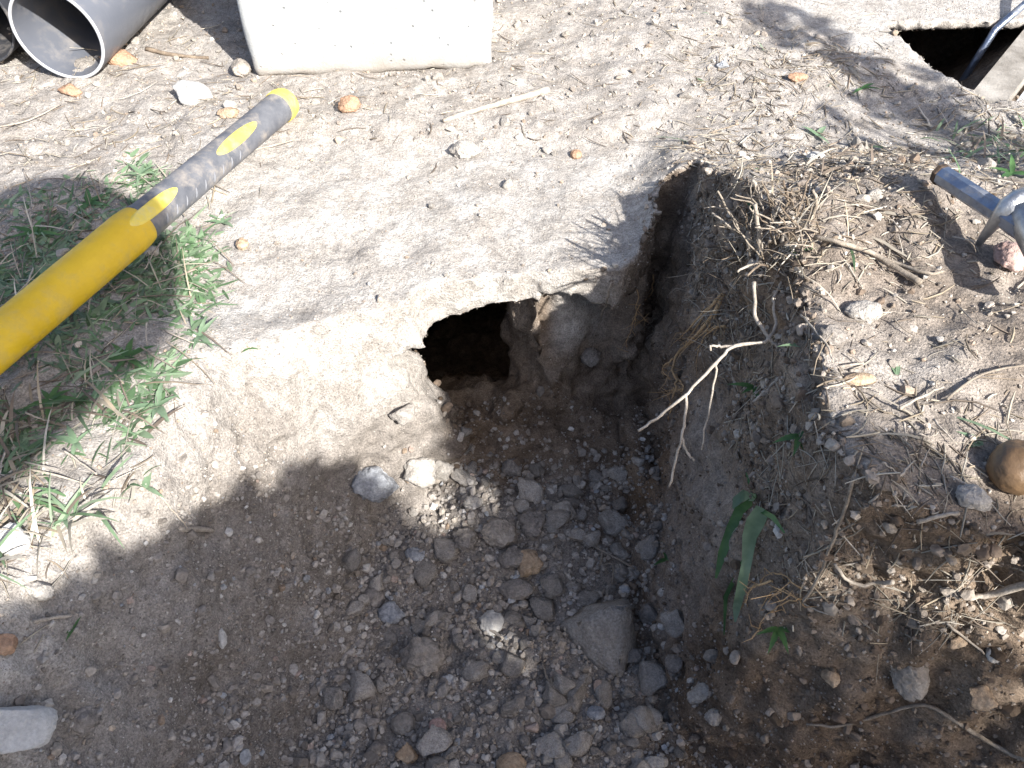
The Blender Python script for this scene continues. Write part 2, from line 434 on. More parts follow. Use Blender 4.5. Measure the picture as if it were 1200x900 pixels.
# the open pit at the top right
PIT = [(0.462, 1.040), (0.487, 0.925), (0.522, 0.856), (0.90, 0.80), (0.90, 1.050)]
def pit(a, b, c):
    d = np.full(a.shape, -9.0)
    n = len(PIT)
    for i in range(n):
        x1, y1 = PIT[i]; x2, y2 = PIT[(i + 1) % n]
        L = math.hypot(x2 - x1, y2 - y1)
        d = np.maximum(d, ((a - x1) * (y2 - y1) - (b - y1) * (x2 - x1)) / L)
    d = d - 0.16 * sstep(-0.012, -0.06, c) * sstep(0.9, 0.7, a)
    dk = -((a - 0.515) * 0.788 - (b - 0.880) * 0.615)
    fl = np.maximum(-0.36, -0.03 - 1.1 * np.maximum(dk, 0))
    return np.maximum(d, fl - c) + 0.0025 * np.sin(a * 170 + 3 * np.sin(b * 90)) * np.sin(b * 150 + 2 * np.sin(c * 130 + a * 60)) + 0.0012 * np.sin(a * 520 + b * 310) * np.sin(b * 470 - c * 390)
carve(sl(gx, 0.25, 0.96), sl(gy, 0.60, 1.3), pit)

def surface_nets(D):
    ins = D < 0
    cnt = np.zeros(tuple(s - 1 for s in D.shape), np.uint8)
    for i in (0, 1):
        for j in (0, 1):
            for k in (0, 1):
                cnt += ins[i:ins.shape[0] - 1 + i, j:ins.shape[1] - 1 + j, k:ins.shape[2] - 1 + k]
    act = np.argwhere((cnt > 0) & (cnt < 8))
    idx = np.full(cnt.shape, -1, np.int32)
    idx[act[:, 0], act[:, 1], act[:, 2]] = np.arange(len(act))
    cor = {}
    for i in (0, 1):
        for j in (0, 1):
            for k in (0, 1):
                cor[(i, j, k)] = D[act[:, 0] + i, act[:, 1] + j, act[:, 2] + k]
    acc = np.zeros((len(act), 3)); num = np.zeros(len(act))
    keys = list(cor)
    for a in keys:
        for ax in range(3):
            if a[ax] == 0:
                b = list(a); b[ax] = 1; b = tuple(b)
                va, vb = cor[a], cor[b]
                m = (va < 0) != (vb < 0)
                tt = np.where(m, va / np.where(m, va - vb, 1), 0)
                p = np.tile(np.array(a, float), (len(act), 1)); p[:, ax] = tt
                acc[m] += p[m]; num[m] += 1
    v = act + acc / num[:, None]
    faces = []
    for ax in range(3):
        o1, o2 = [(1, 2), (2, 0), (0, 1)][ax]
        s1 = [slice(None)] * 3; s2 = [slice(None)] * 3
        s1[ax] = slice(0, -1); s2[ax] = slice(1, None)
        a, b = ins[tuple(s1)], ins[tuple(s2)]
        e = np.argwhere(a != b)
        ok = (e[:, o1] > 0) & (e[:, o2] > 0) & (e[:, o1] < D.shape[o1] - 1) & (e[:, o2] < D.shape[o2] - 1)
        e = e[ok]
        flip = ~a[e[:, 0], e[:, 1], e[:, 2]]
        q = []
        for d1, d2 in ((-1, -1), (0, -1), (0, 0), (-1, 0)):
            c = e.copy(); c[:, o1] += d1; c[:, o2] += d2
            q.append(idx[c[:, 0], c[:, 1], c[:, 2]])
        q = np.stack(q, 1)
        q[flip] = q[flip][:, ::-1]
        faces.append(q)
    return v, np.concatenate(faces)
tv, tf = surface_nets(D)
tv = tv * VOX + np.array([X0, Y0, Z0])
del D
def vnormals(v, f):
    n = np.cross(v[f[:, 2]] - v[f[:, 0]], v[f[:, 3]] - v[f[:, 1]])
    out = np.zeros_like(v)
    for k in range(4): np.add.at(out, f[:, k], n)
    return out / (np.linalg.norm(out, axis=1, keepdims=True) + 1e-12)
tn = vnormals(tv, tf)
x, y, z = tv.T
# masks of the kinds of earth, plus sun and shade put into the colour
deep = sstep(-0.015, -0.06, z)
nb = vnoise(x, y, z, 9, 41) * 0.5 + vnoise(x, y, z, 22, 42) * 0.3
inT = sstep(-0.02, -0.05, z)
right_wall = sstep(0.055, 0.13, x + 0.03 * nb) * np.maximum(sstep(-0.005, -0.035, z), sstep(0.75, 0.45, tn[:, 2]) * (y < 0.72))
under = np.maximum(sstep(0.545, 0.575, y), sstep(0.475, 0.51, y + 0.015 * nb) * sstep(-0.11, -0.15, z) * sstep(-0.075, -0.045, x)) * sstep(-0.03, -0.05, z) * sstep(0.3, 0.2, np.abs(x))  # brown earth; before the cavity its dark tone also stands in for cast shade
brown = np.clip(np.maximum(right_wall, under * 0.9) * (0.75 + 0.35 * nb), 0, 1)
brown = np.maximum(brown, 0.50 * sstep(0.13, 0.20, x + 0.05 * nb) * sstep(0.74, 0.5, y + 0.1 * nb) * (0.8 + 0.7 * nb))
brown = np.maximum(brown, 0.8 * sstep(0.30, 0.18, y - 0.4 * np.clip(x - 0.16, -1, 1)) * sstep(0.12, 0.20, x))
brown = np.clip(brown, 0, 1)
face = sstep(0.085, 0.10, x) * sstep(0.18, 0.15, x) * sstep(0.28, 0.32, y) * sstep(0.47, 0.42, y) * sstep(0.0, -0.04, z) * sstep(-0.235, -0.20, z)
brown = brown * (1 - 0.55 * face)
slab = sstep(0.42, 0.50, y) * sstep(0.80, 0.74, y + 0.03 * nb) * sstep(-0.30, -0.22, x + 0.03 * nb) * sstep(0.17, 0.12, x) * sstep(-0.16, -0.05, z)
apron = sstep(0.015, -0.02, (0.985 - y) + 0.72 * (0.36 - x) * -1 * 0 - 0.0 + np.where(x > 0.30, (0.36 - x) * 0.75, 0.3) * 1.0)
apron = sstep(-0.04, 0.0, (y - 1.0) + 0.95 * (np.clip(x, 0.2, 0.6) - 0.40)) * sstep(0.22, 0.36, x + 0.04 * nb) * sstep(-0.3, -0.01, z)
pale = np.clip(np.maximum(slab * (0.75 + 0.5 * nb), apron), 0, 1)
grey = np.clip(sstep(-0.05, -0.14, z) * sstep(0.19, 0.12, x) + 0.0, 0, 1) * (1 - pale)
grey = np.maximum(grey, sstep(0.5, 0.40, y) * sstep(-0.31, -0.2, x) * sstep(-0.01, -0.05, z) * sstep(0.2, 0.12, x))
lit_patch = sstep(0.03, 0.045, x) * sstep(0.105, 0.08, x) * sstep(0.565, 0.575, y) * sstep(0.66, 0.63, y) * sstep(-0.13, -0.09, z)  # sunlit spot on the recess wall, painted in as paler soil
brown = brown * (1 - lit_patch); pale = np.maximum(pale, lit_patch * (z < -0.02))
pitm = ((x > 0.28) & (y > 0.66) & (z < -0.03))
brown = np.where(pitm, 0.9, brown)
# relief
rough = 0.75 + 0.75 * np.clip(brown + grey * 0.6, 0, 1) - 0.25 * slab
rough = np.where(apron > 0.5, 0.25, rough)
fadev = sstep(0.0, 0.10, np.minimum.reduce([x - X0, X1 - x, y - Y0, Y1 - y]))
d = 0.006 * vnoise(x, y, z, 14, 51) + 0.0042 * vnoise(x, y, z, 33, 52) + 0.0026 * vnoise(x, y, z, 75, 53) + 0.0017 * vnoise(x, y, z, 150, 54)
cl = worley(x, y, z, 60, 60)
d += 0.0045 * (0.45 - cl) * np.clip(brown + grey * 0.6 + 0.25, 0, 1)
d += 0.011 * (0.5 - worley(x, y, z, 24, 66)) * np.clip(brown + grey * 0.2, 0, 1)
cr = 1 - np.abs(vnoise(x, y, z, 13, 61) + 0.35 * vnoise(x, y, z, 40, 62))
crack = sstep(0.965, 0.995, cr) * sstep(0.0, 0.5, vnoise(x, y, z, 5, 63) + 0.15)
d -= 0.005 * crack
tv = tv + tn * (d * rough * fadev)[:, None]
gme = mesh_arrays('ground', tv, tf, True)
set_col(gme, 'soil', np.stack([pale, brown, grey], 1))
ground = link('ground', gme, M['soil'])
tag(ground, 'dry trodden earth with a dug trench and a cavity under its far lip', 'ground', kind='structure')
tn = vnormals(tv, tf)

# the land around, out to the horizon
m = MB()
ring = [0.0, 0.4, 1.5, 6, 25, 120]
xs = sorted({X0 + 0.03 - r for r in ring} | {X1 - 0.03 + r for r in ring}); ys = sorted({Y0 + 0.03 - r for r in ring} | {Y1 - 0.03 + r for r in ring})
vid = {}
for i, a in enumerate(xs):
    for j, b in enumerate(ys):
        vid[i, j] = len(m.v); m.v.append((a, b, -0.006))
for i in range(len(xs) - 1):
    for j in range(len(ys) - 1):
        if xs[i] >= X0 and xs[i + 1] <= X1 and ys[j] >= Y0 and ys[j + 1] <= Y1: continue
        m.f.append((vid[i, j], vid[i + 1, j], vid[i + 1, j + 1], vid[i, j + 1]))
o = m.build('surrounding_ground', M['soil'])
tag(o, 'bare dry earth around the digging', 'ground', kind='structure')

bpy.context.view_layer.update()
DG = bpy.context.evaluated_depsgraph_get()
def cast(origin, direction):
    ok, loc, nor, _ = ground.ray_cast(Vector(origin), Vector(direction).normalized())
    return (loc.copy(), nor.copy()) if ok else None
def hit(px, py):
    r = cast((0, 0, CAM_H), pix_dir(px, py))
    if r is None:
        return at(px, py, 0.0), Vector((0, 0, 1))
    return r
def drop(xx, yy, z0=0.4):
    r = cast((xx, yy, z0), (0, 0, -1))
    return r if r else (Vector((xx, yy, 0)), Vector((0, 0, 1)))
def depth_of(p): return p.y * C48 - (p.z - CAM_H) * S48
def mm(px, p): return px * depth_of(p) / FPX          # pixels at a point's distance -> metres

# ------------------------------------------------------------------ stones
def ico(sub):
    bm = bmesh.new(); bmesh.ops.create_icosphere(bm, subdivisions=sub, radius=1.0)
    v = np.array([p.co[:] for p in bm.verts]); f = np.array([[q.index for q in p.verts] for p in bm.faces])
    bm.free(); return v, f
ICO = {k: ico(k) for k in (1, 2, 3, 4)}
ICO[0] = (np.array([(1, 0, 0), (-1, 0, 0), (0, 1, 0), (0, -1, 0), (0, 0, 1), (0, 0, -1)], float), np.array([(0, 2, 4), (2, 1, 4), (1, 3, 4), (3, 0, 4), (2, 0, 5), (1, 2, 5), (3, 1, 5), (0, 3, 5)]))
def stone_verts(seed, sub=3, planes=9, cutmin=0.55, noise=0.10, sq=(1, 1, 1)):
    r = np.random.default_rng(seed)
    v = ICO[sub][0].copy()
    for k in range(planes):
        n = r.normal(size=3); n /= np.linalg.norm(n)
        c = r.uniform(cutmin, 0.95)
        dd = v @ n
        v -= np.outer(np.maximum(0, dd - c), n)
    rr = np.linalg.norm(v, axis=1, keepdims=True); u = v / rr
    v = v * (1 + noise * vnoise(u[:, 0] + seed, u[:, 1], u[:, 2], 1.7, seed)[:, None] + noise * 0.5 * vnoise(u[:, 0], u[:, 1] + seed, u[:, 2], 4.1, seed + 1)[:, None] + noise * 0.5 * vnoise(u[:, 0], u[:, 1] + seed, u[:, 2], 8.0, seed + 2)[:, None] + noise * 0.3 * vnoise(u[:, 0], u[:, 1] + seed, u[:, 2], 17.0, seed + 3)[:, None])
    ext = v.max(0) - v.min(0)
    return (v - (v.max(0) + v.min(0)) / 2) / ext.max() * 2 * np.array(sq)
def stone(name, px, py, w, hr, mat, label, cat='stone', seed=None, planes=9, cutmin=0.55, noise=0.15, tilt=None, sink=0.35, flat=0.75, group=None, sub=4):
    """w: width in photo pixels, hr: height/width as seen"""
    p, n = hit(px, py)
    r = mm(w, p) / 2
    seed = seed if seed is not None else int(px * 7 + py)
    v = stone_verts(seed, sub, planes, cutmin, noise) * r
    v = v * np.array([1.0, max(0.35, hr), flat * max(0.5, hr)])
    a = random.uniform(-0.25, 0.25) if tilt is None else math.radians(tilt)
    q = Vector((0, 0, 1)).rotation_difference(n.lerp(Vector((0, -0.3, 1)).normalized(), 0.4).normalized()).to_matrix() @ Matrix.Rotation(a, 3, 'Z')
    v = v @ np.array(q).T
    me = mesh_arrays(name, v, ICO[sub][1], cutmin > 0.6)
    if cutmin <= 0.6: me.polygons.foreach_set('use_smooth', np.ones(len(me.polygons), bool))
    o = link(name, me, M[mat], None, p + n * r * flat * max(0.5, hr) * (0.9 - sink * 1.6))
    return tag(o, label, cat, group)

# scatter on the ground's own vertices
vx, vy, vz = tv.T
VIS = (vx > -0.85) & (vx < 0.92) & (vy > 0.02) & (vy < 1.35) & ~((vx > 0.28) & (vy > 0.66) & (vz < -0.03))
cavm = (vy > 0.565) & (vz < -0.03)
floor_w = sstep(-0.10, -0.17, vz) * sstep(0.4, 0.8, tn[:, 2]) * VIS * ~cavm * (0.12 + 0.88 * sstep(0.535, 0.50, vy))
slopeL_w = sstep(0.0, -0.04, vz) * (vx < -0.03) * sstep(0.47, 0.40, vy) * VIS
brown_w = brown * VIS * ~cavm * (vz < 0.05)
top_w = sstep(-0.03, -0.01, vz) * sstep(0.3, 0.7, tn[:, 2]) * VIS * (1 - 0.8 * slab) * (1 - 0.85 * apron)
slab_w = (slab + apron * 0.4) * VIS
def pick(w, n): 
    w = w / w.sum()
    return rng.choice(len(w), n, p=w)
def scatter_grit(name, sets, mat, label, cat):
    V, F, Cc = [], [], []
    off = 0
    for w, n, rmin, rmax, power, cols, sub in sets:
        i = pick(w, n)
        base = [stone_verts(200 + k, sub, 8, 0.36, 0.16) for k in range(8)]
        f = ICO[sub][1]; nv = len(ICO[sub][0])
        rad = rmin * (rmax / rmin) ** (rng.random(n) ** power)
        ang = rng.random(n) * 6.283; ca, sa = np.cos(ang), np.sin(ang)
        which = rng.integers(0, 8, n)
        b = np.stack(base)[which] * rad[:, None, None] * rng.uniform(0.65, 1.0, (n, 1, 3))
        bx = b[:, :, 0] * ca[:, None] - b[:, :, 1] * sa[:, None]; by = b[:, :, 0] * sa[:, None] + b[:, :, 1] * ca[:, None]
        b = np.stack([bx, by, b[:, :, 2]], 2)
        jit = rng.normal(size=(n, 3)) * 0.0016
        P = tv[i] + tn[i] * (rad * rng.uniform(0.0, 0.5, n))[:, None] + jit * (1 - np.abs(tn[i]))
        V.append((b + P[:, None, :]).reshape(-1, 3))
        F.append((f[None] + (np.arange(n) * nv)[:, None, None] + off).reshape(-1, 3)); off += n * nv
        cols = np.array(cols)
        c = cols[rng.integers(0, len(cols), n)] * rng.uniform(0.75, 1.2, (n, 1))
        Cc.append(np.repeat(c, nv, 0))
    me = mesh_arrays(name, np.concatenate(V), np.concatenate(F), False)
    set_col(me, 'tint', np.concatenate(Cc))
    o = link(name, me, mat)
    return tag(o, label, cat, kind='stuff')
GREYS = [(0.30, 0.27, 0.24), (0.37, 0.34, 0.305), (0.22, 0.195, 0.17), (0.34, 0.31, 0.28), (0.42, 0.39, 0.355), (0.31, 0.275, 0.235)]
FEW = GREYS * 9 + [(0.37, 0.38, 0.39), (0.47, 0.45, 0.42), (0.55, 0.53, 0.50), (0.40, 0.33, 0.26), (0.30, 0.23, 0.17), (0.38, 0.30, 0.255)]
BROWNS = [(0.12, 0.09, 0.065), (0.165, 0.125, 0.095), (0.20, 0.16, 0.125), (0.24, 0.20, 0.165), (0.30, 0.26, 0.22)]
PALES = [(0.40, 0.365, 0.32), (0.46, 0.42, 0.37), (0.36, 0.32, 0.275), (0.48, 0.45, 0.41), (0.40, 0.345, 0.29), (0.30, 0.26, 0.22), (0.26, 0.22, 0.185), (0.34, 0.27, 0.21)]
scatter_grit('fine_grit', [
    (floor_w, 9000, 0.0016, 0.0042, 1.5, FEW, 1),
    (floor_w, 16000, 0.0006, 0.0018, 1.2, FEW, 0),
    (slopeL_w, 4000, 0.0010, 0.0026, 1.8, FEW, 1),
    (slopeL_w, 14000, 0.0005, 0.0012, 1.2, FEW, 0),
    (brown_w, 3500, 0.0012, 0.0034, 1.6, BROWNS, 1),
    (brown_w, 16000, 0.0005, 0.0016, 1.2, BROWNS + GREYS[:2], 0),
    (top_w, 9000, 0.0010, 0.0028, 2.0, PALES, 1),
    (top_w, 22000, 0.0005, 0.0013, 1.3, PALES + BROWNS[2:], 0),
    (slab_w, 9000, 0.0004, 0.0012, 1.5, PALES, 0),
], M['grit'], 'fine loose grit and crumbs of earth strewn over the digging', 'grit')
rim_w = sstep(-0.02, 0.03, vz) * (vx > 0.11) * (vx < 0.36) * (vy > 0.22) * (vy < 0.64) * sstep(0.93, 0.75, tn[:, 2]) * sstep(-0.2, 0.25, tn[:, 2])
scatter_grit('rubble', [
    (rim_w, 420, 0.002, 0.0062, 2.0, BROWNS[1:] + PALES[2:3], 2),
    (rim_w, 3200, 0.0008, 0.0026, 1.5, BROWNS + PALES[2:3], 1),
    (floor_w, 900, 0.004, 0.0075, 1.9, FEW, 2),
    (slopeL_w, 250, 0.003, 0.006, 2, FEW, 2),
    (brown_w, 450, 0.003, 0.007, 2, BROWNS, 2),
    (top_w, 900, 0.0025, 0.0055, 2, PALES, 2),
], M['grit'], 'small rubble and crumbled clods heaped loosely together', 'rubble')

# the larger stones one can tell apart
def hull_stone(px, py, pts, mat, label, sub=3):
    p, n = hit(px, py); k = mm(1.0, p)
    bm = bmesh.new()
    for a, b, z in pts: bm.verts.new(((a - px) * k, -(b - py) * k * 1.25, z))
    r = bmesh.ops.convex_hull(bm, input=bm.verts)
    bmesh.ops.delete(bm, geom=[g for g in r['geom_interior'] if isinstance(g, bmesh.types.BMVert)], context='VERTS')
    bmesh.ops.bevel(bm, geom=list(bm.edges), offset=0.0014, segments=2, affect='EDGES')
    bmesh.ops.triangulate(bm, faces=bm.faces)
    for _ in range(sub): bmesh.ops.subdivide_edges(bm, edges=[e for e in bm.edges if e.calc_length() > 0.004], cuts=1)
    bm.normal_update()
    co = np.array([v.co[:] for v in bm.verts]); q = 0.0010 * vnoise(*co.T, 55, 5) + 0.0008 * vnoise(*co.T, 140, 6) + 0.0005 * vnoise(*co.T, 330, 7)
    for v, d_ in zip(bm.verts, q): v.co += v.normal * d_
    bmesh.ops.triangulate(bm, faces=bm.faces)
    me = bpy.data.meshes.new('stone'); bm.to_mesh(me); bm.free()
    me.polygons.foreach_set('use_smooth', [True] * len(me.polygons))
    return tag(link('stone', me, M[mat], None, p + Vector((0, 0, 0.012))), label, 'stone')
hull_stone(706, 757, [(653, 738, -0.008), (690, 722, 0.0), (738, 716, 0.004), (745, 765, -0.008), (722, 795, -0.008), (692, 778, -0.006), (672, 760, -0.008), (684, 748, 0.024), (714, 744, 0.040), (736, 740, 0.034)], 'pebble', 'largest angular grey-brown stone on the trench floor, sunlit on its top edge')
stone('clod', 501, 768, 56, 0.95, 'stone_grey', 'big rounded grey clod on the trench floor left of the angular stone', 'clod', planes=5, cutmin=0.7, noise=0.22, sink=0.2)
stone('stone', 622, 661, 38, 0.95, 'stone_tan', 'tan stone catching sunlight in the middle of the rubble', planes=8, sink=0.15)
stone('stone', 581, 628, 42, 0.9, 'stone_grey', 'grey angular stone above the tan stone in the rubble', planes=7, cutmin=0.45, sink=0.1)
stone('clod', 622, 618, 40, 0.9, 'clod', 'dark clod touching the right side of the grey angular stone', 'clod', planes=5, cutmin=0.7, noise=0.24, sink=0.1)
stone('clod', 598, 655, 34, 0.9, 'clod', 'dark clod between the grey angular stone and the tan stone', 'clod', planes=5, cutmin=0.7, noise=0.24, sink=0.1)
stone('clod', 606, 690, 42, 0.6, 'clod', 'flat dark clod just below the tan stone', 'clod', planes=5, cutmin=0.7, sink=0.1)
stone('clod', 545, 632, 40, 0.75, 'clod', 'grey clod left of the grey angular stone', 'clod', planes=5, cutmin=0.7, noise=0.24, sink=0.15)
stone('stone', 580, 730, 34, 0.85, 'stone_white', 'pale sunlit flake of stone in the centre of the trench floor', planes=8, cutmin=0.4, tilt=35, sink=0.1)
stone('stone', 475, 853, 31, 0.9, 'stone_grey', 'smooth round grey pebble near the bottom edge of the picture', planes=2, cutmin=0.85, noise=0.05, sink=0.2)
stone('stone', 512, 853, 21, 0.9, 'stone_pink', 'small pink pebble beside the smooth round grey one', planes=3, cutmin=0.8, noise=0.05, sink=0.15)
stone('stone', 460, 722, 34, 0.85, 'stone_blue', 'bluish grey stone on the left edge of the rubble', planes=6, cutmin=0.55, sink=0.25)
stone('clod', 436, 700, 28, 0.95, 'clod', 'rounded brown clod up and left of the bluish grey stone', 'clod', planes=4, cutmin=0.75, sink=0.25)
stone('stone', 488, 651, 26, 0.7, 'stone_blue', 'small bluish stone where the shaded slope meets the rubble', planes=6, sink=0.2)
stone('stone', 490, 552, 42, 0.95, 'pebble', 'pale beige stone at the foot of the sunlit bank', planes=6, cutmin=0.55, sink=0.25)
stone('stone', 517, 545, 36, 0.9, 'pebble', 'pale beige stone right of another at the foot of the sunlit bank', planes=6, cutmin=0.5, sink=0.25, tilt=40)
stone('clod', 436, 566, 62, 0.8, 'stone_blue', 'grey-blue lump half buried at the shadow edge on the left slope', 'clod', planes=5, cutmin=0.7, noise=0.22, sink=0.42)
stone('clod', 825, 815, 36, 0.7, 'pebble', 'pale crumbly clod at the right foot of the trench', 'clod', planes=6, cutmin=0.6, noise=0.2, sink=0.2)
stone('clod', 840, 840, 24, 0.9, 'pebble', 'smaller pale clod just under the crumbly one at the trench foot', 'clod', planes=6, cutmin=0.6, noise=0.2, sink=0.2)
stone('clod', 765, 718, 28, 1.0, 'clod', 'upright clod right of the big angular stone', 'clod', planes=6, sink=0.15)
stone('clod', 745, 771, 24, 0.9, 'clod', 'clod touching the lower right of the big angular stone', 'clod', planes=6, sink=0.15)
stone('clod', 795, 776, 26, 0.95, 'clod', 'clod by the dark soil right of the big angular stone', 'clod', planes=5, cutmin=0.7, sink=0.15)
stone('stone', 697, 838, 22, 0.95, 'stone_blue', 'bluish triangular chip below the big angular stone', planes=8, cutmin=0.35, sink=0.15)
stone('stone', 600, 897, 38, 0.8, 'stone_tan', 'rounded brownish stone cut by the bottom edge of the picture', planes=3, cutmin=0.8, noise=0.05, sink=0.2)
stone('stone', 478, 884, 28, 0.9, 'stone_tan', 'brown stone under the smooth round grey pebble', planes=6, sink=0.2)
stone('clod', 440, 882, 28, 0.85, 'clod', 'grey clod lowest on the left of the rubble', 'clod', planes=6, sink=0.2)
stone('stone', 770, 895, 30, 0.6, 'pebble', 'pale stone cut by the bottom edge right of centre', planes=4, cutmin=0.7, sink=0.2)
stone('white_stone', 12, 856, 88, 0.62, 'stone_white', 'large whitish stone block in shade at the lower left edge', planes=9, cutmin=0.45, noise=0.05, tilt=5, sink=0.05, flat=0.9)
stone('white_stone', 224, 117, 58, 0.66, 'stone_white', 'flat white stone on the ground above the grip of the hammer', planes=7, cutmin=0.5, noise=0.06, sink=0.25)
stone('brick_fragment', 410, 128, 30, 0.9, 'stone_orange', 'orange fragment on bare ground right of the yellow handle end', 'brick fragment', planes=7, sink=0.2)
stone('stone', 546, 181, 40, 0.66, 'pebble', 'pale stone lying below the long dry stalk', planes=7, cutmin=0.5, sink=0.2)
stone('brick_fragment', 142, 72, 52, 0.55, 'stone_orange', 'broad orange-pink brick fragment against the grey pipe', 'brick fragment', planes=8, cutmin=0.5, sink=0.4)
stone('brick_fragment', 84, 108, 36, 0.55, 'stone_orange', 'orange-pink brick crumb below the mouth of the grey pipe', 'brick fragment', planes=8, sink=0.42)
stone('brick_fragment', 268, 135, 26, 0.85, 'stone_tan', 'tan brick crumb between the white stone and the hammer grip', 'brick fragment', planes=8, sink=0.25)
stone('white_stone', 18, 637, 46, 0.85, 'stone_white', 'white stone at the left edge among straw and grass', planes=6, cutmin=0.55, sink=0.25)
stone('stone', 43, 692, 36, 0.65, 'pebble', 'pale rounded stone below the white one at the left edge', planes=4, cutmin=0.7, sink=0.3)
stone('stone', 4, 756, 32, 0.8, 'stone_orange', 'orange-brown stone cut by the left edge', planes=6, sink=0.25)
stone('concrete_chip', 284, 84, 26, 0.9, 'stone_grey', 'square grey chip at the foot of the white block', 'chip', planes=10, cutmin=0.4, sink=0.1)
stone('cobble', 1192, 552, 68, 1.0, 'cobble', 'smooth rounded brown cobble at the right edge', 'cobble', planes=2, cutmin=0.88, noise=0.06, sink=0.12, flat=0.8, tilt=0)
stone('stone', 1178, 309, 42, 1.0, 'stone_pink', 'rough pink stone below the metal fitting at right', planes=6, cutmin=0.5, sink=0.1)
stone('stone', 1136, 583, 46, 0.8, 'pebble', 'pale crumbly stone left of the brown cobble', planes=6, noise=0.18, sink=0.25)
stone('stone', 1005, 449, 42, 0.42, 'stone_tan', 'flat yellowish stone lying on the right bank', planes=4, cutmin=0.7, noise=0.05, sink=0.15)
stone('clod', 971, 394, 36, 0.85, 'clod', 'round earth clod on the rim of the right bank', 'clod', planes=5, cutmin=0.7, noise=0.24, sink=0.2)
stone('clod', 1011, 367, 44, 0.65, 'pebble', 'pale earth lump further back on the right bank', 'clod', planes=5, cutmin=0.7, noise=0.12, sink=0.25)
stone('stone', 675, 184, 15, 0.95, 'stone_orange', 'tiny round orange pebble on the bare ground behind the slab', planes=2, cutmin=0.85, sink=0.15)
stone('stone', 1066, 792, 56, 1.1, 'stone_grey', 'large dusty stone embedded in the dark soil bank', planes=9, cutmin=0.42, noise=0.2, sink=0.52)
stone('stone', 1152, 811, 36, 0.85, 'stone_tan', 'tan stone in the bank at lower right', planes=7, cutmin=0.5, sink=0.2)
stone('stone', 1163, 765, 22, 0.9, 'stone_white', 'small bluish-white chip above the tan stone at lower right', planes=7, cutmin=0.45, sink=0.15)
stone('stone', 1121, 748, 24, 0.8, 'stone_tan', 'small tan stone left of the bluish-white chip', planes=7, sink=0.2)
stone('stone', 977, 792, 24, 1.1, 'stone_tan', 'narrow tan stone stuck in the dark soil bank', planes=6, sink=0.3)
stone('brick_fragment', 935, 93, 28, 0.5, 'stone_orange', 'reddish crumb lying in dry litter far back on the right', 'brick fragment', planes=7, sink=0.2)
stone('stone', 846, 78, 16, 0.7, 'stone_blue', 'tiny bluish stone chip far back right of centre', planes=7, sink=0.15)
stone('white_stone', 955, 188, 26, 0.6, 'stone_white', 'small white stone in the litter behind the cut stems', planes=7, sink=0.15)
stone('stone', 916, 621, 18, 1.0, 'stone_white', 'small white chip beside the strap leaf', planes=7, cutmin=0.45, sink=0.1)
stone('stone', 258, 748, 26, 0.45, 'stone_white', 'bluish-white flake alone on the shaded left slope', planes=7, cutmin=0.45, tilt=-60, sink=0.25)
stone('stone', 285, 290, 16, 1.1, 'stone_tan', 'small brown pebble at the right border of the grass', planes=3, cutmin=0.75, sink=0.15)
stone('clod', 95, 845, 44, 0.9, 'clod', 'grey clod half sunk in the shaded slope right of the whitish block', 'clod', planes=5, cutmin=0.7, noise=0.24, sink=0.45)
stone('clod', 600, 546, 26, 0.9, 'clod', 'small clod deep in the shade before the cavity', 'clod', planes=5, cutmin=0.7, sink=0.15)
stone('stone', 556, 592, 26, 0.8, 'pebble', 'pale pebble in the rubble under the sunlit bank edge', planes=5, sink=0.15)
stone('clod', 690, 415, 30, 0.9, 'clod', 'lump of earth stuck in the back wall right of the cavity', 'clod', planes=5, cutmin=0.7, noise=0.24, sink=0.3)

# clods and pebbles nobody could tell apart
STM = [mesh_arrays('stone_shape', stone_verts(900 + k, 3, 10, 0.38, 0.16), ICO[3][1], True) for k in range(12)]
STM_C = STM[:6]; STM_P = STM[6:]
for me_ in STM_C: me_.materials.append(M['clod_small'])
for me_ in STM_P: me_.materials.append(M['pebble_small'])
KEEP = [(o.location.copy(), 0.5 * max((max(v.co[i] for v in o.data.vertices) - min(v.co[i] for v in o.data.vertices)) for i in (0, 1)) + 0.003) for o in list(col.objects) if o.type == 'MESH' and o.name.split('.')[0] in ('stone', 'clod') and o.location.z < -0.1]
def many(name, w, n, rmin, rmax, shapes, label, cat, group):
    for i in pick(w, n):
        if name == 'clod' and any((tv[i][0] - q.x) ** 2 + (tv[i][1] - q.y) ** 2 < rr * rr for q, rr in KEEP): continue
        r = rmin * (rmax / rmin) ** (random.random() ** 1.5)
        o = bpy.data.objects.new(name, random.choice(shapes)); col.objects.link(o)
        o.location = tv[i] + tn[i] * r * 0.35
        o.rotation_euler = (random.uniform(-0.5, 0.5), random.uniform(-0.5, 0.5), random.uniform(0, 6.28))
        o.scale = (r, r * random.uniform(0.7, 1), r * random.uniform(0.55, 0.85))
        tag(o, label, cat, group)
mid_floor = floor_w * sstep(0.14, 0.2, vy) * sstep(0.56, 0.5, vy) * sstep(-0.17, -0.09, vx) * sstep(0.19, 0.12, vx)
many('clod', mid_floor, 210, 0.0055, 0.0165, STM_C, 'small grey clod in the loose rubble on the trench floor', 'clod', 'small clods in the trench rubble')
topfar = top_w * (vy > 0.5)
many('pebble', topfar, 110, 0.004, 0.0085, STM_P, 'small pale pebble on the dry sunlit ground beyond the trench', 'pebble', 'small pebbles on the sunlit ground')

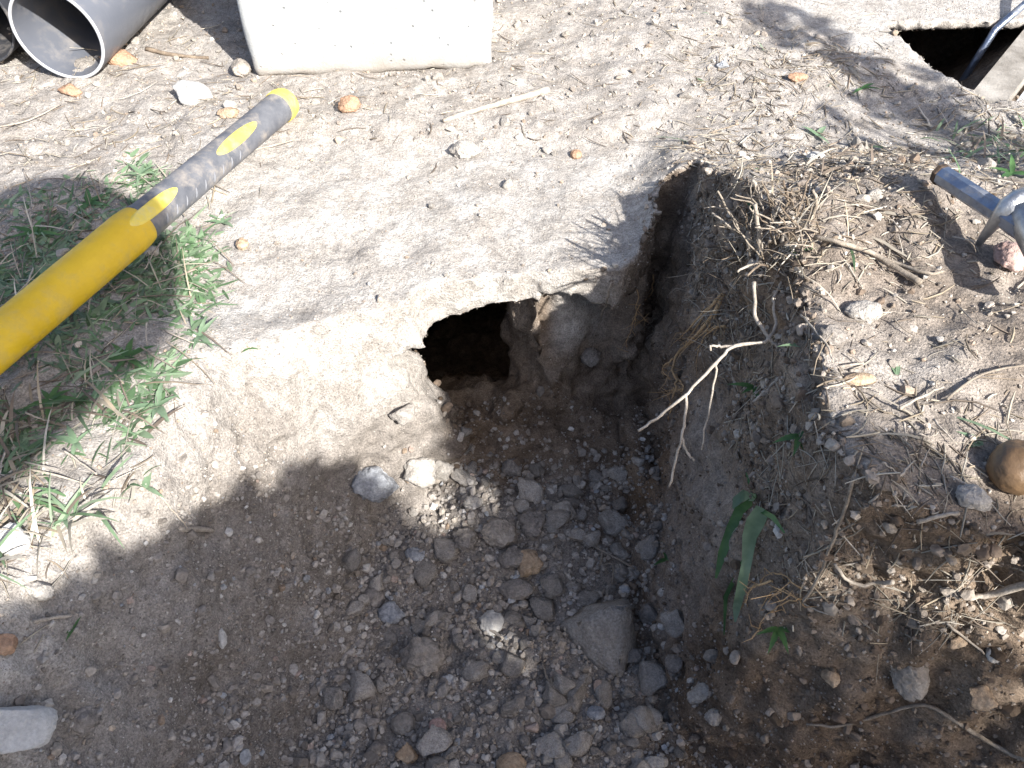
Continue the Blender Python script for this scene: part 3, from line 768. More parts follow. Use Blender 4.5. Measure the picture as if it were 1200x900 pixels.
# ------------------------------------------------------------------ straw and litter
def strips(name, P, Nn, L, W, cols, mat, label, cat, bend=0.25, lift=0.5, seg=3, prism=True):
    """thin curved stalks lying on the ground; P, Nn arrays"""
    n = len(P)
    r = rng.normal(size=(n, 3)); t = r - Nn * (r * Nn).sum(1, keepdims=True); t /= np.linalg.norm(t, axis=1, keepdims=True)
    b = np.cross(Nn, t)
    bd = rng.normal(size=(n, 1)) * bend
    lf = np.abs(rng.normal(size=(n, 1))) * lift * 0.15
    V = []
    for k in range(seg + 1):
        s = k / seg - 0.5
        c = P + t * L[:, None] * s + b * (L[:, None] * bd * (s * s - 0.1)) + Nn * (W[:, None] * 0.8 + L[:, None] * lf * (s + 0.5))
        w = W[:, None] * (1.0 if 0 < k < seg else 0.6)
        V += [c + b * w, c - b * w, c + Nn * w * 1.1]
    V = np.stack(V, 1)
    F = []
    for k in range(seg):
        a0, a1 = 3 * k, 3 * k + 3
        for p, q in ((0, 1), (1, 2), (2, 0)):
            F.append((a0 + p, a0 + q, a1 + q, a1 + p))
    F = np.array(F)
    nv = 3 * (seg + 1)
    FF = (F[None] + (np.arange(n) * nv)[:, None, None]).reshape(-1, 4)
    me = mesh_arrays(name, V.reshape(-1, 3), FF, True)
    cols = np.array(cols); c = cols[rng.integers(0, len(cols), n)] * rng.uniform(0.7, 1.25, (n, 1))
    set_col(me, 'tint', np.repeat(c, nv, 0))
    return tag(link(name, me, mat), label, cat, kind='stuff')
STRAWS = [(0.36, 0.30, 0.22), (0.44, 0.39, 0.31), (0.28, 0.225, 0.165), (0.50, 0.46, 0.39), (0.20, 0.16, 0.125), (0.38, 0.34, 0.275), (0.15, 0.12, 0.095)]
right_top = top_w * sstep(0.10, 0.24, vx - 0.12 * (vy - 0.7)) * sstep(1.15, 0.85, vy + 0.3 * np.clip(vx - 0.3, 0, 1))
right_top *= np.clip(0.5 + 1.3 * vnoise(vx, vy, vz, 11, 71), 0.15, 2)
far_top = top_w * (vy > 0.72) * (vx < 0.4)
left_top = top_w * sstep(-0.20, -0.30, vx) * sstep(1.05, 0.8, vy)
def sample(w, n): 
    i = pick(w, n); return tv[i] + rng.normal(size=(n, 3)) * 0.0015 * (1 - np.abs(tn[i])), tn[i]
def straw_set(name, w, n, lmin, lmax, wmin, wmax, label):
    P, Q = sample(w, n)
    L = lmin * (lmax / lmin) ** (rng.random(n) ** 1.4); W = rng.uniform(wmin, wmax, n)
    return strips(name, P, Q, L, W, STRAWS, M['straw'], label, 'litter')
straw_set('dry_litter', right_top, 8000, 0.004, 0.032, 0.0002, 0.0008, 'dry chopped straw and bark litter covering the right bank')
straw_set('dry_litter', rim_w, 1300, 0.006, 0.04, 0.0002, 0.0006, 'dry rootlets and straw matted on the crumbling rim of the right bank')
straw_set('dry_litter', far_top, 1500, 0.004, 0.03, 0.0003, 0.0008, 'thin scatter of dry stalk bits on the ground by the white block')
straw_set('dry_litter', left_top, 1300, 0.01, 0.06, 0.0003, 0.0008, 'dry stalk bits strewn through the grass on the left')

# ------------------------------------------------------------------ grass on the left
def blades(name, P, L, W, cols, mat, label, cat, seg=4, up=0.55):
    n = len(P)
    a = rng.random(n) * 6.283
    dirh = np.stack([np.cos(a), np.sin(a), np.zeros(n)], 1)
    side = np.stack([-np.sin(a), np.cos(a), np.zeros(n)], 1)
    e0 = rng.uniform(0.25, 1.2, n) * up * 1.5; droop = rng.uniform(0.3, 1.6, n)
    V = []; c = P.copy()
    for k in range(seg + 1):
        s = k / seg
        w = (W * np.array([0.7, 1.0, 0.9, 0.6, 0.06])[min(4, round(s * 4))])[:, None]
        twist = side * 0.95 + np.array([0, 0, 0.3])
        V += [c + twist * w, c - twist * w]
        el = e0 - droop * s
        c = c + (dirh * np.cos(el)[:, None] + np.array([0, 0, 1.0]) * np.sin(el)[:, None]) * (L / seg)[:, None]
        c[:, 2] = np.maximum(c[:, 2], P[:, 2] + 0.001 + 0.002 * s)
    V = np.stack(V, 1)
    F = np.array([(2 * k, 2 * k + 1, 2 * k + 3, 2 * k + 2) for k in range(seg)])
    nv = 2 * (seg + 1)
    me = mesh_arrays(name, V.reshape(-1, 3), (F[None] + (np.arange(n) * nv)[:, None, None]).reshape(-1, 4), True)
    cols = np.array(cols); cc = cols[rng.integers(0, len(cols), n)] * rng.uniform(0.7, 1.3, (n, 1))
    set_col(me, 'tint', np.repeat(cc, nv, 0))
    return tag(link(name, me, mat), label, cat, kind='stuff')
GREENS = [(0.16, 0.245, 0.14), (0.12, 0.205, 0.10), (0.21, 0.29, 0.18), (0.18, 0.265, 0.155), (0.09, 0.16, 0.075), (0.25, 0.32, 0.21)]
gp = ground_poly([(-60, 290), (60, 210), (150, 170), (215, 215), (275, 260), (285, 300), (255, 350), (240, 420), (195, 470), (150, 520), (60, 560), (-80, 600)])
gp2 = ground_poly([(-60, 500), (130, 470), (190, 540), (120, 600), (60, 640), (-60, 720)])
gmask = in_poly(vx + 0.02 * vnoise(vx, vy, vz, 14, 81), vy + 0.02 * vnoise(vx, vy, vz, 14, 82), gp) * (vz > -0.04) * np.clip(0.55 + 1.4 * vnoise(vx, vy, vz, 17, 83), 0.05, 2)
gmask2 = in_poly(vx, vy, gp2) * (vz > -0.05) * np.clip(0.4 + 1.6 * vnoise(vx, vy, vz, 17, 84), 0.03, 2)
i = pick(gmask, 1000)
blades('grass', tv[i], rng.uniform(0.010, 0.034, 1000), rng.uniform(0.0004, 0.0012, 1000), GREENS, M['grass'], 'flattened green grass around the yellow hammer handle', 'grass', up=0.22)
i = pick(gmask, 1800)
blades('ground_leaves', tv[i], rng.uniform(0.005, 0.018, 1800), rng.uniform(0.0009, 0.0026, 1800), GREENS, M['grass'], 'low leafy ground cover mixed into the grass by the handle', 'ground cover', seg=4, up=0.25)
i = pick(gmask2, 260)
blades('grass', tv[i], rng.uniform(0.015, 0.055, 260), rng.uniform(0.0006, 0.0015, 260), GREENS + STRAWS, M['grass'], 'sparse grass mixed with straw at the left edge', 'grass')
i = pick(gmask, 200)
blades('dry_grass', tv[i], rng.uniform(0.02, 0.07, 200), rng.uniform(0.0003, 0.0008, 200), STRAWS, M['straw'], 'bleached dry grass stalks among the green', 'grass', up=0.3)
rg = ground_poly([(1080, 130), (1210, 150), (1230, 260), (1120, 210)])
rmask = in_poly(vx, vy, rg) * 1.0 + 0.06 * right_top / right_top.max()
i = pick(rmask * (vz > -0.03), 330)
blades('grass', tv[i], rng.uniform(0.012, 0.045, 330), rng.uniform(0.0006, 0.0016, 330), GREENS[:3] + STRAWS, M['grass'], 'thin green and straw-coloured grass on the right bank', 'grass', up=0.35)

tq = hit(895, 275)[0]
tm = np.exp(-(((vx - tq.x) / 0.035) ** 2 + ((vy - tq.y) / 0.04) ** 2)) * (vz > 0.0)
i = pick(tm, 260)
blades('dry_grass', tv[i], rng.uniform(0.012, 0.045, 260), rng.uniform(0.0003, 0.0009, 260), STRAWS, M['straw'], 'dense dry tuft of dead grass around the cut stems on the rim', 'grass', up=0.7)
# broad-leaved weeds: each a plant with its leaves
def leaf_shape(base, dirv, upv, L, W, lobes=3, curl=0.5):
    m = MB()
    d = Vector(dirv).normalized(); u = Vector(upv).normalized(); s = d.cross(u).normalized(); u = s.cross(d).normalized()
    seg = 11; c = Vector(base); vs = []
    e = 0.0
    for k in range(seg + 1):
        t = k / seg
        w = W * (math.sin(math.pi * min(1, 0.08 + 0.92 * t) ** 0.75) * (1 - 0.35 * t) + 0.03)
        if lobes and 0 < k < seg: w *= (1.0 if k % 2 else 0.84)
        fold = u * w * 0.35
        vs += [c + s * w + fold, c, c - s * w + fold]
        e = -curl * t
        c = c + (d * math.cos(e) + u * math.sin(e)) * (L / seg)
    fs = []
    for k in range(seg):
        a = 3 * k
        fs += [(a, a + 1, a + 4, a + 3), (a + 1, a + 2, a + 5, a + 4)]
    m.add(vs, fs)
    return m
def weed(px, py, n, Lpx, label, mat='leaf', spread=(0, 360), lobes=3, wr=0.13, lift=0.35, group=None, name='weed', curl=0.5):
    p, nn = hit(px, py)
    root = empty(name, p, label, 'weed', group)
    for k in range(n):
        a = math.radians(spread[0] + (spread[1] - spread[0]) * (k + random.uniform(0.1, 0.9)) / n)
        dirv = Vector((math.cos(a), math.sin(a), lift * random.uniform(0.5, 1.5)))
        L = mm(Lpx, p) * random.uniform(0.7, 1.1)
        leaf_shape(p + nn * 0.001, dirv, (0, 0, 1), L, L * wr * random.uniform(0.8, 1.2), lobes, curl).build('leaf', M[mat], root)
    return root
LW = [(235, 395, 5, 55, 'broad-leaved weed at the tip of the left shadow', 'leaf_pale'),
      (185, 478, 5, 62, 'weed with long leaves where the grass shadow ends below the handle', 'leaf_pale'),
      (172, 572, 3, 60, 'weed with a single long blade lying on the bare left bank', 'leaf_pale'),
      (222, 332, 6, 50, 'weed just right of the yellow collar in full sun', 'leaf_pale'),
      (262, 262, 5, 38, 'weed at the upper right border of the grass', 'leaf_pale'),
      (165, 205, 6, 45, 'weed above the black grip in sunlight', 'leaf_pale'),
      (105, 240, 6, 50, 'weed left of the black grip on the shadow border', 'leaf'),
      (150, 420, 6, 55, 'dark weed in the shade below the yellow handle', 'leaf'),
      (60, 470, 6, 60, 'dark weed in the middle of the left shadow', 'leaf'),
      (40, 275, 6, 60, 'dark weed in the shade above the yellow handle', 'leaf'),
      (292, 408, 4, 26, 'tiny weed on the pale ledge left of the cavity', 'leaf'),
      (90, 520, 5, 50, 'weed at the lower rim of the left shadow', 'leaf_pale'),
      (30, 530, 5, 50, 'weed at the left edge where the shadow ends', 'leaf_pale'),
      (78, 610, 4, 34, 'small weed by the white stone at the left edge', 'leaf_pale'),
      (85, 738, 3, 28, 'sprig at the shadow border on the lower left bank', 'leaf')]
for px, py, n, L, lab, mt in LW:
    weed(px, py, n, L * 0.62, lab, mt)

# ------------------------------------------------------------------ right bank plants
RW = [(938, 512, 4, 50, 'weed with jagged leaves on the shaded rim of the right bank', 'leaf', (160, 380)),
      (884, 245, 4, 26, 'small green shoot among the cut stems', 'leaf', (0, 360)),
      (930, 300, 4, 28, 'green sprig at the foot of the cut stems', 'leaf', (-60, 120)),
      (1050, 440, 2, 30, 'single upright green leaf on the sunny right bank', 'leaf_pale', (60, 120)),
      (958, 160, 3, 24, 'pale green leaf rosette in the litter behind the cut stems', 'leaf_pale', (0, 360)),
      (782, 655, 4, 26, 'little green weed at the foot of the corner of the right wall', 'leaf', (0, 360)),
      (912, 735, 4, 36, 'weed hanging on the dark soil below the strap leaf', 'leaf', (180, 360)),
      (932, 405, 3, 24, 'small leaf cluster at the elbow of the forked twig', 'leaf_pale', (0, 360)),
      (885, 455, 4, 30, 'green sprig in the shade of the right wall', 'leaf', (150, 330)),
      (1150, 520, 2, 34, 'curved green leaf above the brown cobble', 'leaf_pale', (150, 220)),
      (1185, 205, 4, 34, 'leafy tuft beside the steel bar', 'leaf', (0, 360)),
      (1010, 105, 3, 20, 'dark leaf tuft below the pale concrete apron', 'leaf', (0, 360))]
for px, py, n, L, lab, mt, sp in RW:
    weed(px, py, n, L, lab, mt, sp)
# the strap-leaved plant hanging into the trench
p, nn = hit(884, 588)
root = empty('strap_leaved_plant', p, 'plant with one long strap leaf hanging down the right wall', 'plant')
def strap(pix, W, zoff, mat):
    m = MB(); pts = []
    for a, b in pix:
        q, qn = hit(a, b); pts.append(q + (Vector((0, 0, CAM_H)) - q).normalized() * zoff + Vector((0, 0, zoff * 0.4)))
    vs = []
    for k, q in enumerate(pts):
        t = (pts[min(k + 1, len(pts) - 1)] - pts[max(k - 1, 0)]).normalized()
        s = t.cross((Vector((0, 0, CAM_H)) - q).normalized()).normalized()
        u = s.cross(t)
        w = W[k] * 0.75
        vs += [q + s * w + u * w * 0.3, q, q - s * w + u * w * 0.3]
    fs = []
    for k in range(len(pts) - 1):
        a = 3 * k; fs += [(a, a + 1, a + 4, a + 3), (a + 1, a + 2, a + 5, a + 4)]
    m.add(vs, fs); m.build('leaf', M[mat], root)
strap([(893, 600), (884, 615), (877, 632), (874, 660), (868, 690), (862, 715), (860, 732)], [0.006, 0.0075, 0.006, 0.0042, 0.0042, 0.0035, 0.0008], 0.010, 'leaf_pale')
strap([(880, 590), (866, 600), (856, 622), (846, 650), (838, 680)], [0.003, 0.0045, 0.0045, 0.004, 0.001], 0.007, 'leaf')
strap([(884, 588), (872, 584), (862, 590), (858, 600)], [0.003, 0.005, 0.004, 0.001], 0.010, 'leaf_pale')
strap([(884, 588), (878, 575), (873, 558)], [0.0016, 0.0014, 0.0006], 0.010, 'leaf')
strap([(888, 600), (905, 610), (918, 628)], [0.002, 0.0022, 0.0006], 0.008, 'leaf')
strap([(880, 640), (850, 700), (848, 745)], [0.0015, 0.002, 0.0006], 0.004, 'leaf')

# ------------------------------------------------------------------ twigs, stalks and roots traced where they lie
def path(pix, lift=0.003):
    out = []
    for k, q in enumerate(pix):
        a, b = q[:2]; l = q[2] if len(q) > 2 else lift
        p, n = hit(a, b)
        out.append(p + (n * 0.4 + (Vector((0, 0, CAM_H)) - p).normalized() * 0.6) * l)
    return out
def smooth_path(pts, k=4, wob=0.0006):
    out = []
    n = len(pts)
    for i in range(n - 1):
        p0, p1, p2, p3 = pts[max(i - 1, 0)], pts[i], pts[i + 1], pts[min(i + 2, n - 1)]
        for j in range(k):
            t = j / k
            q = 0.5 * ((2 * p1) + (p2 - p0) * t + (2 * p0 - 5 * p1 + 4 * p2 - p3) * t * t + (3 * p1 - p0 - 3 * p2 + p3) * t ** 3)
            out.append(q + Vector((random.gauss(0, wob), random.gauss(0, wob), random.gauss(0, wob * 0.6))))
    out.append(pts[-1])
    return out
def stick(name, pix, r0, r1, mat, label, cat, lift=0.003, branches=(), sides=7, group=None, wob=0.00025):
    m = MB()
    pts = smooth_path(path(pix, lift), 4, wob)
    n = len(pts)
    m.tube(pts, [(r0 + (r1 - r0) * k / (n - 1)) * random.uniform(0.88, 1.12) for k in range(n)], sides)
    base = Vector(pts[0])
    o = m.build(name, M[mat], None, loc=base)
    tag(o, label, cat, group)
    for bp, b0, b1 in branches:
        mb = MB(); q = smooth_path(path(bp, lift), 4, wob); k2 = len(q)
        mb.tube(q, [(b0 + (b1 - b0) * k / (k2 - 1)) for k in range(k2)], 6)
        mb.build('side_branch', M[mat], o)
    return o
stick('dry_stalk', [(520, 143), (560, 130), (600, 119), (642, 107)], 0.0022, 0.0042, 'twig_pale', 'long pale dry stalk lying below the white block', 'stalk', 0.004)
# forked twig that hangs free in front of the right wall
def free(px, py, depth):
    d = pix_dir(px, py); return Vector((0, 0, CAM_H)) + d * depth
def free_stick(name, base_pts, r0, r1, mat, label, cat, branches=()):
    m = MB(); pts = smooth_path([free(*q) for q in base_pts], 5, 0.0004); n = len(pts)
    m.tube(pts, [(r0 + (r1 - r0) * k / (n - 1)) * random.uniform(0.9, 1.1) for k in range(n)], 7)
    o = m.build(name, M[mat], None, loc=pts[0]); tag(o, label, cat)
    for bp, b0, b1 in branches:
        mb = MB(); q = smooth_path([free(*k) for k in bp], 5, 0.0004); k2 = len(q)
        mb.tube(q, [(b0 + (b1 - b0) * k / (k2 - 1)) for k in range(k2)], 6)
        mb.build('side_branch', M[mat], o)
    return o
def dep(px, py): return depth_of(hit(px, py)[0])
dA = dep(905, 345) - 0.006
free_stick('forked_twig', [(884, 330, dA), (885, 372, dA - 0.01), (900, 398, dA - 0.02), (862, 405, dA - 0.022), (840, 424, dA - 0.022), (806, 460, dA - 0.02), (775, 486, dA - 0.015), (748, 505, dA - 0.01)],
           0.0013, 0.0009, 'twig_pale', 'pale forked twig hanging in front of the shaded right wall', 'twig',
           [([(805, 461, dA - 0.02), (803, 490, dA - 0.018), (797, 518, dA - 0.016), (784, 570, dA - 0.01)], 0.0010, 0.0008),
            ([(799, 512, dA - 0.016), (805, 530, dA - 0.016), (814, 540, dA - 0.016)], 0.0010, 0.0007),
            ([(841, 424, dA - 0.022), (834, 460, dA - 0.018), (822, 527, dA - 0.012)], 0.0008, 0.0006),
            ([(862, 405, dA - 0.022), (846, 407, dA - 0.02), (834, 405, dA - 0.02), (833, 411, dA - 0.02)], 0.0010, 0.0007),
            ([(900, 398, dA - 0.02), (908, 404, dA - 0.02), (924, 426, dA - 0.02), (934, 452, dA - 0.018)], 0.0012, 0.0009),
            ([(928, 437, dA - 0.02), (912, 444, dA - 0.02), (898, 458, dA - 0.016), (882, 471, dA - 0.012)], 0.0011, 0.0008),
            ([(900, 398, dA - 0.02), (909, 380, dA - 0.01), (907, 350, dA), (920, 322, dA + 0.004)], 0.0012, 0.0009)])
stick('white_stalk', [(1133, 698), (1160, 694), (1200, 684), (1240, 676)], 0.0014, 0.0026, 'twig_pale', 'bleached white stalk end at the right edge', 'stalk', 0.005, sides=6)
stick('crooked_twig', [(977, 658), (990, 675), (1005, 684), (1025, 682), (1047, 678)], 0.0009, 0.0014, 'twig_pale', 'short crooked twig on the shaded bank below the straw', 'twig', 0.005)
stick('brown_stalk', [(1006, 562), (985, 610), (972, 640), (955, 680), (942, 702)], 0.0011, 0.0008, 'wood_dry', 'long brown stalk leaning down the right bank', 'stalk', 0.007,
      [([(972, 640), (985, 622), (1003, 608)], 0.0008, 0.0005)])
stick('thick_dry_stem', [(955, 282), (985, 288), (1020, 300), (1050, 318), (1078, 334)], 0.0015, 0.0022, 'wood_dry', 'thick grey dry stem lying behind the right bank rim', 'stem', 0.006,
      [([(1020, 300), (1050, 312), (1085, 322), (1102, 320)], 0.0016, 0.0010)])
stick('curved_root', [(946, 846), (985, 848), (1030, 836), (1085, 826), (1130, 850), (1165, 872), (1205, 890)], 0.0008, 0.0017, 'wood_dry', 'long thin root curving across the dark soil at lower right', 'root', 0.004)
stick('root_tendril', [(668, 629), (690, 636), (706, 648), (725, 656), (745, 666)], 0.0014, 0.0009, 'wood_dry', 'thin pale root tendril lying on the trench floor', 'root', 0.007,
      [([(706, 648), (704, 660), (718, 664), (717, 690)], 0.0010, 0.0007)])
stick('wood_chip', [(210, 620), (230, 620), (249, 622)], 0.0023, 0.0021, 'twig_pale', 'short flat wood chip on the shadow border of the left slope', 'wood chip', 0.002, sides=5)
stick('straw_stalk', [(940, 372), (952, 383), (968, 407), (975, 428)], 0.0007, 0.0005, 'twig_pale', 'straw leaning over the rim beside the round clod', 'straw', 0.006)
stick('straw_stalk', [(952, 434), (985, 429), (1011, 426)], 0.0009, 0.0007, 'twig_pale', 'straw pointing left to right above the flat yellowish stone', 'straw', 0.004)
stick('straw_stalk', [(1053, 482), (1080, 466), (1106, 455)], 0.0009, 0.0006, 'twig_pale', 'bent straw right of the flat yellowish stone', 'straw', 0.004)
stick('straw_stalk', [(1020, 588), (1050, 560), (1062, 548)], 0.0007, 0.0006, 'twig_pale', 'straw left of the pale crumbly stone', 'straw', 0.004)
stick('straw_stalk', [(1075, 609), (1098, 604), (1122, 602)], 0.0013, 0.0010, 'twig_pale', 'thick white straw just below the pale crumbly stone', 'straw', 0.004)
stick('straw_stalk', [(1108, 728), (1130, 745), (1153, 765)], 0.0008, 0.0006, 'twig_pale', 'thin straw pointing at the bluish-white chip', 'straw', 0.004)
stick('straw_stalk', [(38, 728), (60, 725), (82, 722)], 0.0012, 0.0010, 'twig_pale', 'pale straw on the left bank below the rounded stone', 'straw', 0.004)
stick('straw_stalk', [(0, 150), (35, 142), (72, 124)], 0.0009, 0.0007, 'twig_pale', 'curved straw below the mouth of the grey pipe', 'straw', 0.004)
stick('straw_stalk', [(290, 178), (320, 172), (345, 165)], 0.0014, 0.0008, 'twig_pale', 'pale straw sticking out from under the black grip', 'straw', 0.004)
stick('straw_stalk', [(1110, 470), (1150, 440), (1200, 430)], 0.0009, 0.0006, 'wood_dry', 'long straw above the curved green leaf', 'straw', 0.004)
stick('straw_stalk', [(430, 810), (428, 780), (440, 755)], 0.0005, 0.0003, 'wood_dry', 'hair-thin straw on the shaded floor at left', 'straw', 0.004)
stick('bark_strip', [(172, 58), (205, 66), (245, 68)], 0.0028, 0.0018, 'bark', 'dark strip of bark between the pipe and the white block', 'bark', 0.003, sides=6)
stick('yellow_stalk', [(646, 795), (650, 810), (662, 828), (672, 838)], 0.0012, 0.0008, 'wood_dry', 'bent yellowish stalk at the bottom of the trench', 'stalk', 0.006,
      [([(650, 810), (640, 790), (636, 778)], 0.0009, 0.0006)])
stick('pale_chip', [(570, 738), (580, 744), (590, 750)], 0.0016, 0.0012, 'twig_pale', 'short whitish stick below the pale flake of stone', 'stick', 0.006)
stick('white_root', [(745, 528), (752, 532), (760, 529)], 0.0012, 0.0008, 'twig_pale', 'short white root end sticking out of the wall corner', 'root', 0.004)
for k in range(30):
    px, py = random.uniform(985, 1195), random.uniform(150, 560)
    if (px < 1010 and py > 480): continue
    a = random.gauss(0.5, 0.7); L = random.uniform(18, 48)
    stick('straw_stalk', [(px, py), (px + L * math.cos(a) * 0.5, py + L * math.sin(a) * 0.5 + random.uniform(-4, 4)), (px + L * math.cos(a), py + L * math.sin(a))], random.uniform(0.0004, 0.0008), 0.0002,
          random.choice(['twig_pale', 'wood_dry']), 'dry straw lying loose in the litter of the right bank', 'straw', 0.004, group='loose straws on the right bank', sides=5)
for k in range(16):
    px, py = random.uniform(0, 230), random.uniform(170, 640)
    a = random.uniform(0, 3.1); L = random.uniform(25, 60)
    stick('straw_stalk', [(px, py), (px + L * math.cos(a) * 0.5, py + L * math.sin(a) * 0.5), (px + L * math.cos(a), py + L * math.sin(a))], 0.0009, 0.0005,
          random.choice(['twig_pale', 'wood_dry']), 'dry straw lying loose in the grass on the left', 'straw', 0.008, group='loose straws in the grass', sides=5)

# stubs of cut stems on the rim
p, nn = hit(885, 285)
stub = empty('cut_shrub', p, 'clump of cut-back woody stems on the rim of the trench', 'shrub')
stems = [((895, 292), (-12, -62), 0.05, 0.0028), ((880, 285), (-46, -72), 0.05, 0.0016), ((892, 262), (-12, -60), 0.045, 0.0027), ((878, 262), (-20, -45), 0.03, 0.0016),
         ((947, 258), (6, -42), 0.035, 0.0024), ((930, 240), (-14, -34), 0.03, 0.0018), ((925, 262), (30, -70), 0.045, 0.0013), ((905, 265), (12, -20), 0.02, 0.003), ((912, 250), (20, -35), 0.03, 0.0016),
         ((870, 275), (-42, -30), 0.02, 0.0016), ((884, 300), (-8, -34), 0.02, 0.0034), ((960, 285), (24, -8), 0.012, 0.0030), ((900, 245), (-20, -36), 0.03, 0.0014), ((918, 285), (14, -36), 0.025, 0.0022), ((900, 300), (-42, 22), 0.012, 0.0017), ((905, 306), (-34, 20), 0.012, 0.0014), ((868, 300), (-30, 12), 0.012, 0.0018), ((856, 268), (-14, -34), 0.028, 0.0011)]
for (a, b), (dx, dy), hgt, r in stems:
    q, qn = hit(a, b)
    e = at(a + dx * 0.85, b + dy * 0.85, q.z + hgt * 0.72)
    mid = q.lerp(e, 0.5) + Vector((random.gauss(0, 0.003), random.gauss(0, 0.003), 0.002))
    m = MB(); pts = smooth_path([q - Vector((0, 0, 0.006)), mid, e], 4, 0.0004)
    m.tube(pts, [r * 0.62 * random.uniform(0.85, 1.15) * (1.15 - 0.45 * k / (len(pts) - 1)) for k in range(len(pts))], 7)
    m.build('stem', random.choice([M['wood_dry'], M['bark'], M['wood_dry'], M['twig_pale']]), stub)
for k in range(60):                                                     # thin side shoots
    a, b = random.uniform(850, 965), random.uniform(240, 305)
    q, qn = hit(a, b)
    e = at(a + random.uniform(-40, 30), b + random.uniform(-45, 5), q.z + random.uniform(0.01, 0.035))
    m = MB(); pts = smooth_path([q, q.lerp(e, 0.5) + Vector((random.gauss(0, 0.004), 0, 0.003)), e], 3, 0.0005)
    m.tube(pts, [0.0007 * (1.1 - 0.6 * t / (len(pts) - 1)) for t in range(len(pts))], 5)
    m.build('shoot', random.choice([M['wood_dry'], M['twig_pale'], M['bark']]), stub)

# roots hanging from the rim
def root_bundle(label, strands, mat='root', hairs=30, name='hanging_root', thick=0.001):
    d0 = strands[0]
    pts0 = [free(a, b, dep(a, b) - l) for a, b, l in d0]
    o = None
    for s, strand in enumerate(strands):
        pts = smooth_path([free(a, b, dep(a, b) - l) for a, b, l in strand], 5, 0.0006)
        n = len(pts)
        if o is None: o = empty(name, pts[0], label, 'root')
        m = MB(); rr = thick * (1 if s == 0 else 0.6)
        m.tube(pts, [rr * (1.2 - 0.8 * k / (n - 1)) for k in range(n)], 6)
        m.build('strand', M[mat], o)
    m = MB()
    for k in range(hairs):
        strand = random.choice(strands); i = random.randrange(len(strand) - 1); t = random.random()
        a = strand[i][0] * (1 - t) + strand[i + 1][0] * t; b = strand[i][1] * (1 - t) + strand[i + 1][1] * t; l = strand[i][2] * (1 - t) + strand[i + 1][2] * t
        q = free(a, b, dep(a, b) - l)
        e = q + Vector((random.gauss(0, 0.010), random.gauss(0, 0.006), random.gauss(-0.006, 0.008)))
        m.tube([q, q.lerp(e, 0.5) + Vector((random.gauss(0, 0.002), random.gauss(0, 0.002), random.gauss(0, 0.002))), e], [0.00035, 0.0003, 0.00015], 4, False)
    if hairs: tag(m.build('root_hairs', M[mat], o), kind='stuff')
    return o
root_bundle('thick orange fibrous root hanging on the shaded right wall', [
    [(846, 345, 0.010), (838, 365, 0.012), (815, 395, 0.014), (796, 412, 0.014), (789, 430, 0.013), (792, 450, 0.012), (787, 475, 0.01), (784, 492, 0.008)],
    [(845, 352, 0.012), (830, 385, 0.016), (806, 405, 0.016)], [(850, 382, 0.012), (832, 388, 0.016), (815, 410, 0.014)], [(840, 350, 0.010), (815, 378, 0.016), (795, 398, 0.012)],
    [(846, 345, 0.014), (824, 372, 0.018), (802, 406, 0.016)], [(790, 420, 0.012), (776, 432, 0.01), (785, 445, 0.009)], [(792, 440, 0.012), (800, 452, 0.012), (798, 460, 0.01)], [(789, 455, 0.012), (782, 465, 0.01)]], hairs=70, thick=0.0015)
root_bundle('tuft of pale roots under the notch of the rim', [
    [(833, 292, 0.012), (822, 315, 0.014), (815, 330, 0.012), (795, 350, 0.008)], [(822, 318, 0.014), (812, 345, 0.012), (800, 358, 0.01)], [(815, 300, 0.012), (818, 325, 0.014), (826, 345, 0.012)]], 'wood_dry', 26, thick=0.0010)
root_bundle('two long thin roots dangling beside the recess', [
    [(766, 322, 0.008), (763, 345, 0.01), (748, 360, 0.01), (744, 385, 0.008)], [(748, 340, 0.008), (745, 365, 0.01), (740, 385, 0.01), (735, 400, 0.008), (738, 425, 0.006)]], 'root', 14, thick=0.0008)
root_bundle('pale rootlet crossing the wall below the dangling roots', [
    [(737, 395, 0.008), (755, 382, 0.010), (762, 378, 0.01), (768, 372, 0.01)], [(764, 380, 0.01), (766, 390, 0.008)], [(786, 372, 0.008), (780, 392, 0.01), (770, 410, 0.008)]], 'wood_dry', 10, thick=0.0008)
root_bundle('single rootlet hanging over the lip of the slab', [
    [(716, 330, 0.004), (712, 350, 0.010), (705, 372, 0.008), (697, 395, 0.006), (694, 425, 0.004)]], 'wood_dry', 4, thick=0.0008)
root_bundle('fine brown rootlets below the strap leaf', [
    [(905, 680, 0.006), (880, 690, 0.008), (868, 715, 0.006)], [(935, 700, 0.006), (905, 715, 0.008), (880, 750, 0.006)], [(938, 690, 0.006), (910, 672, 0.008), (890, 680, 0.006)], [(936, 702, 0.006), (915, 690, 0.009), (900, 700, 0.006), (890, 720, 0.004)]], 'root', 34, thick=0.0007)

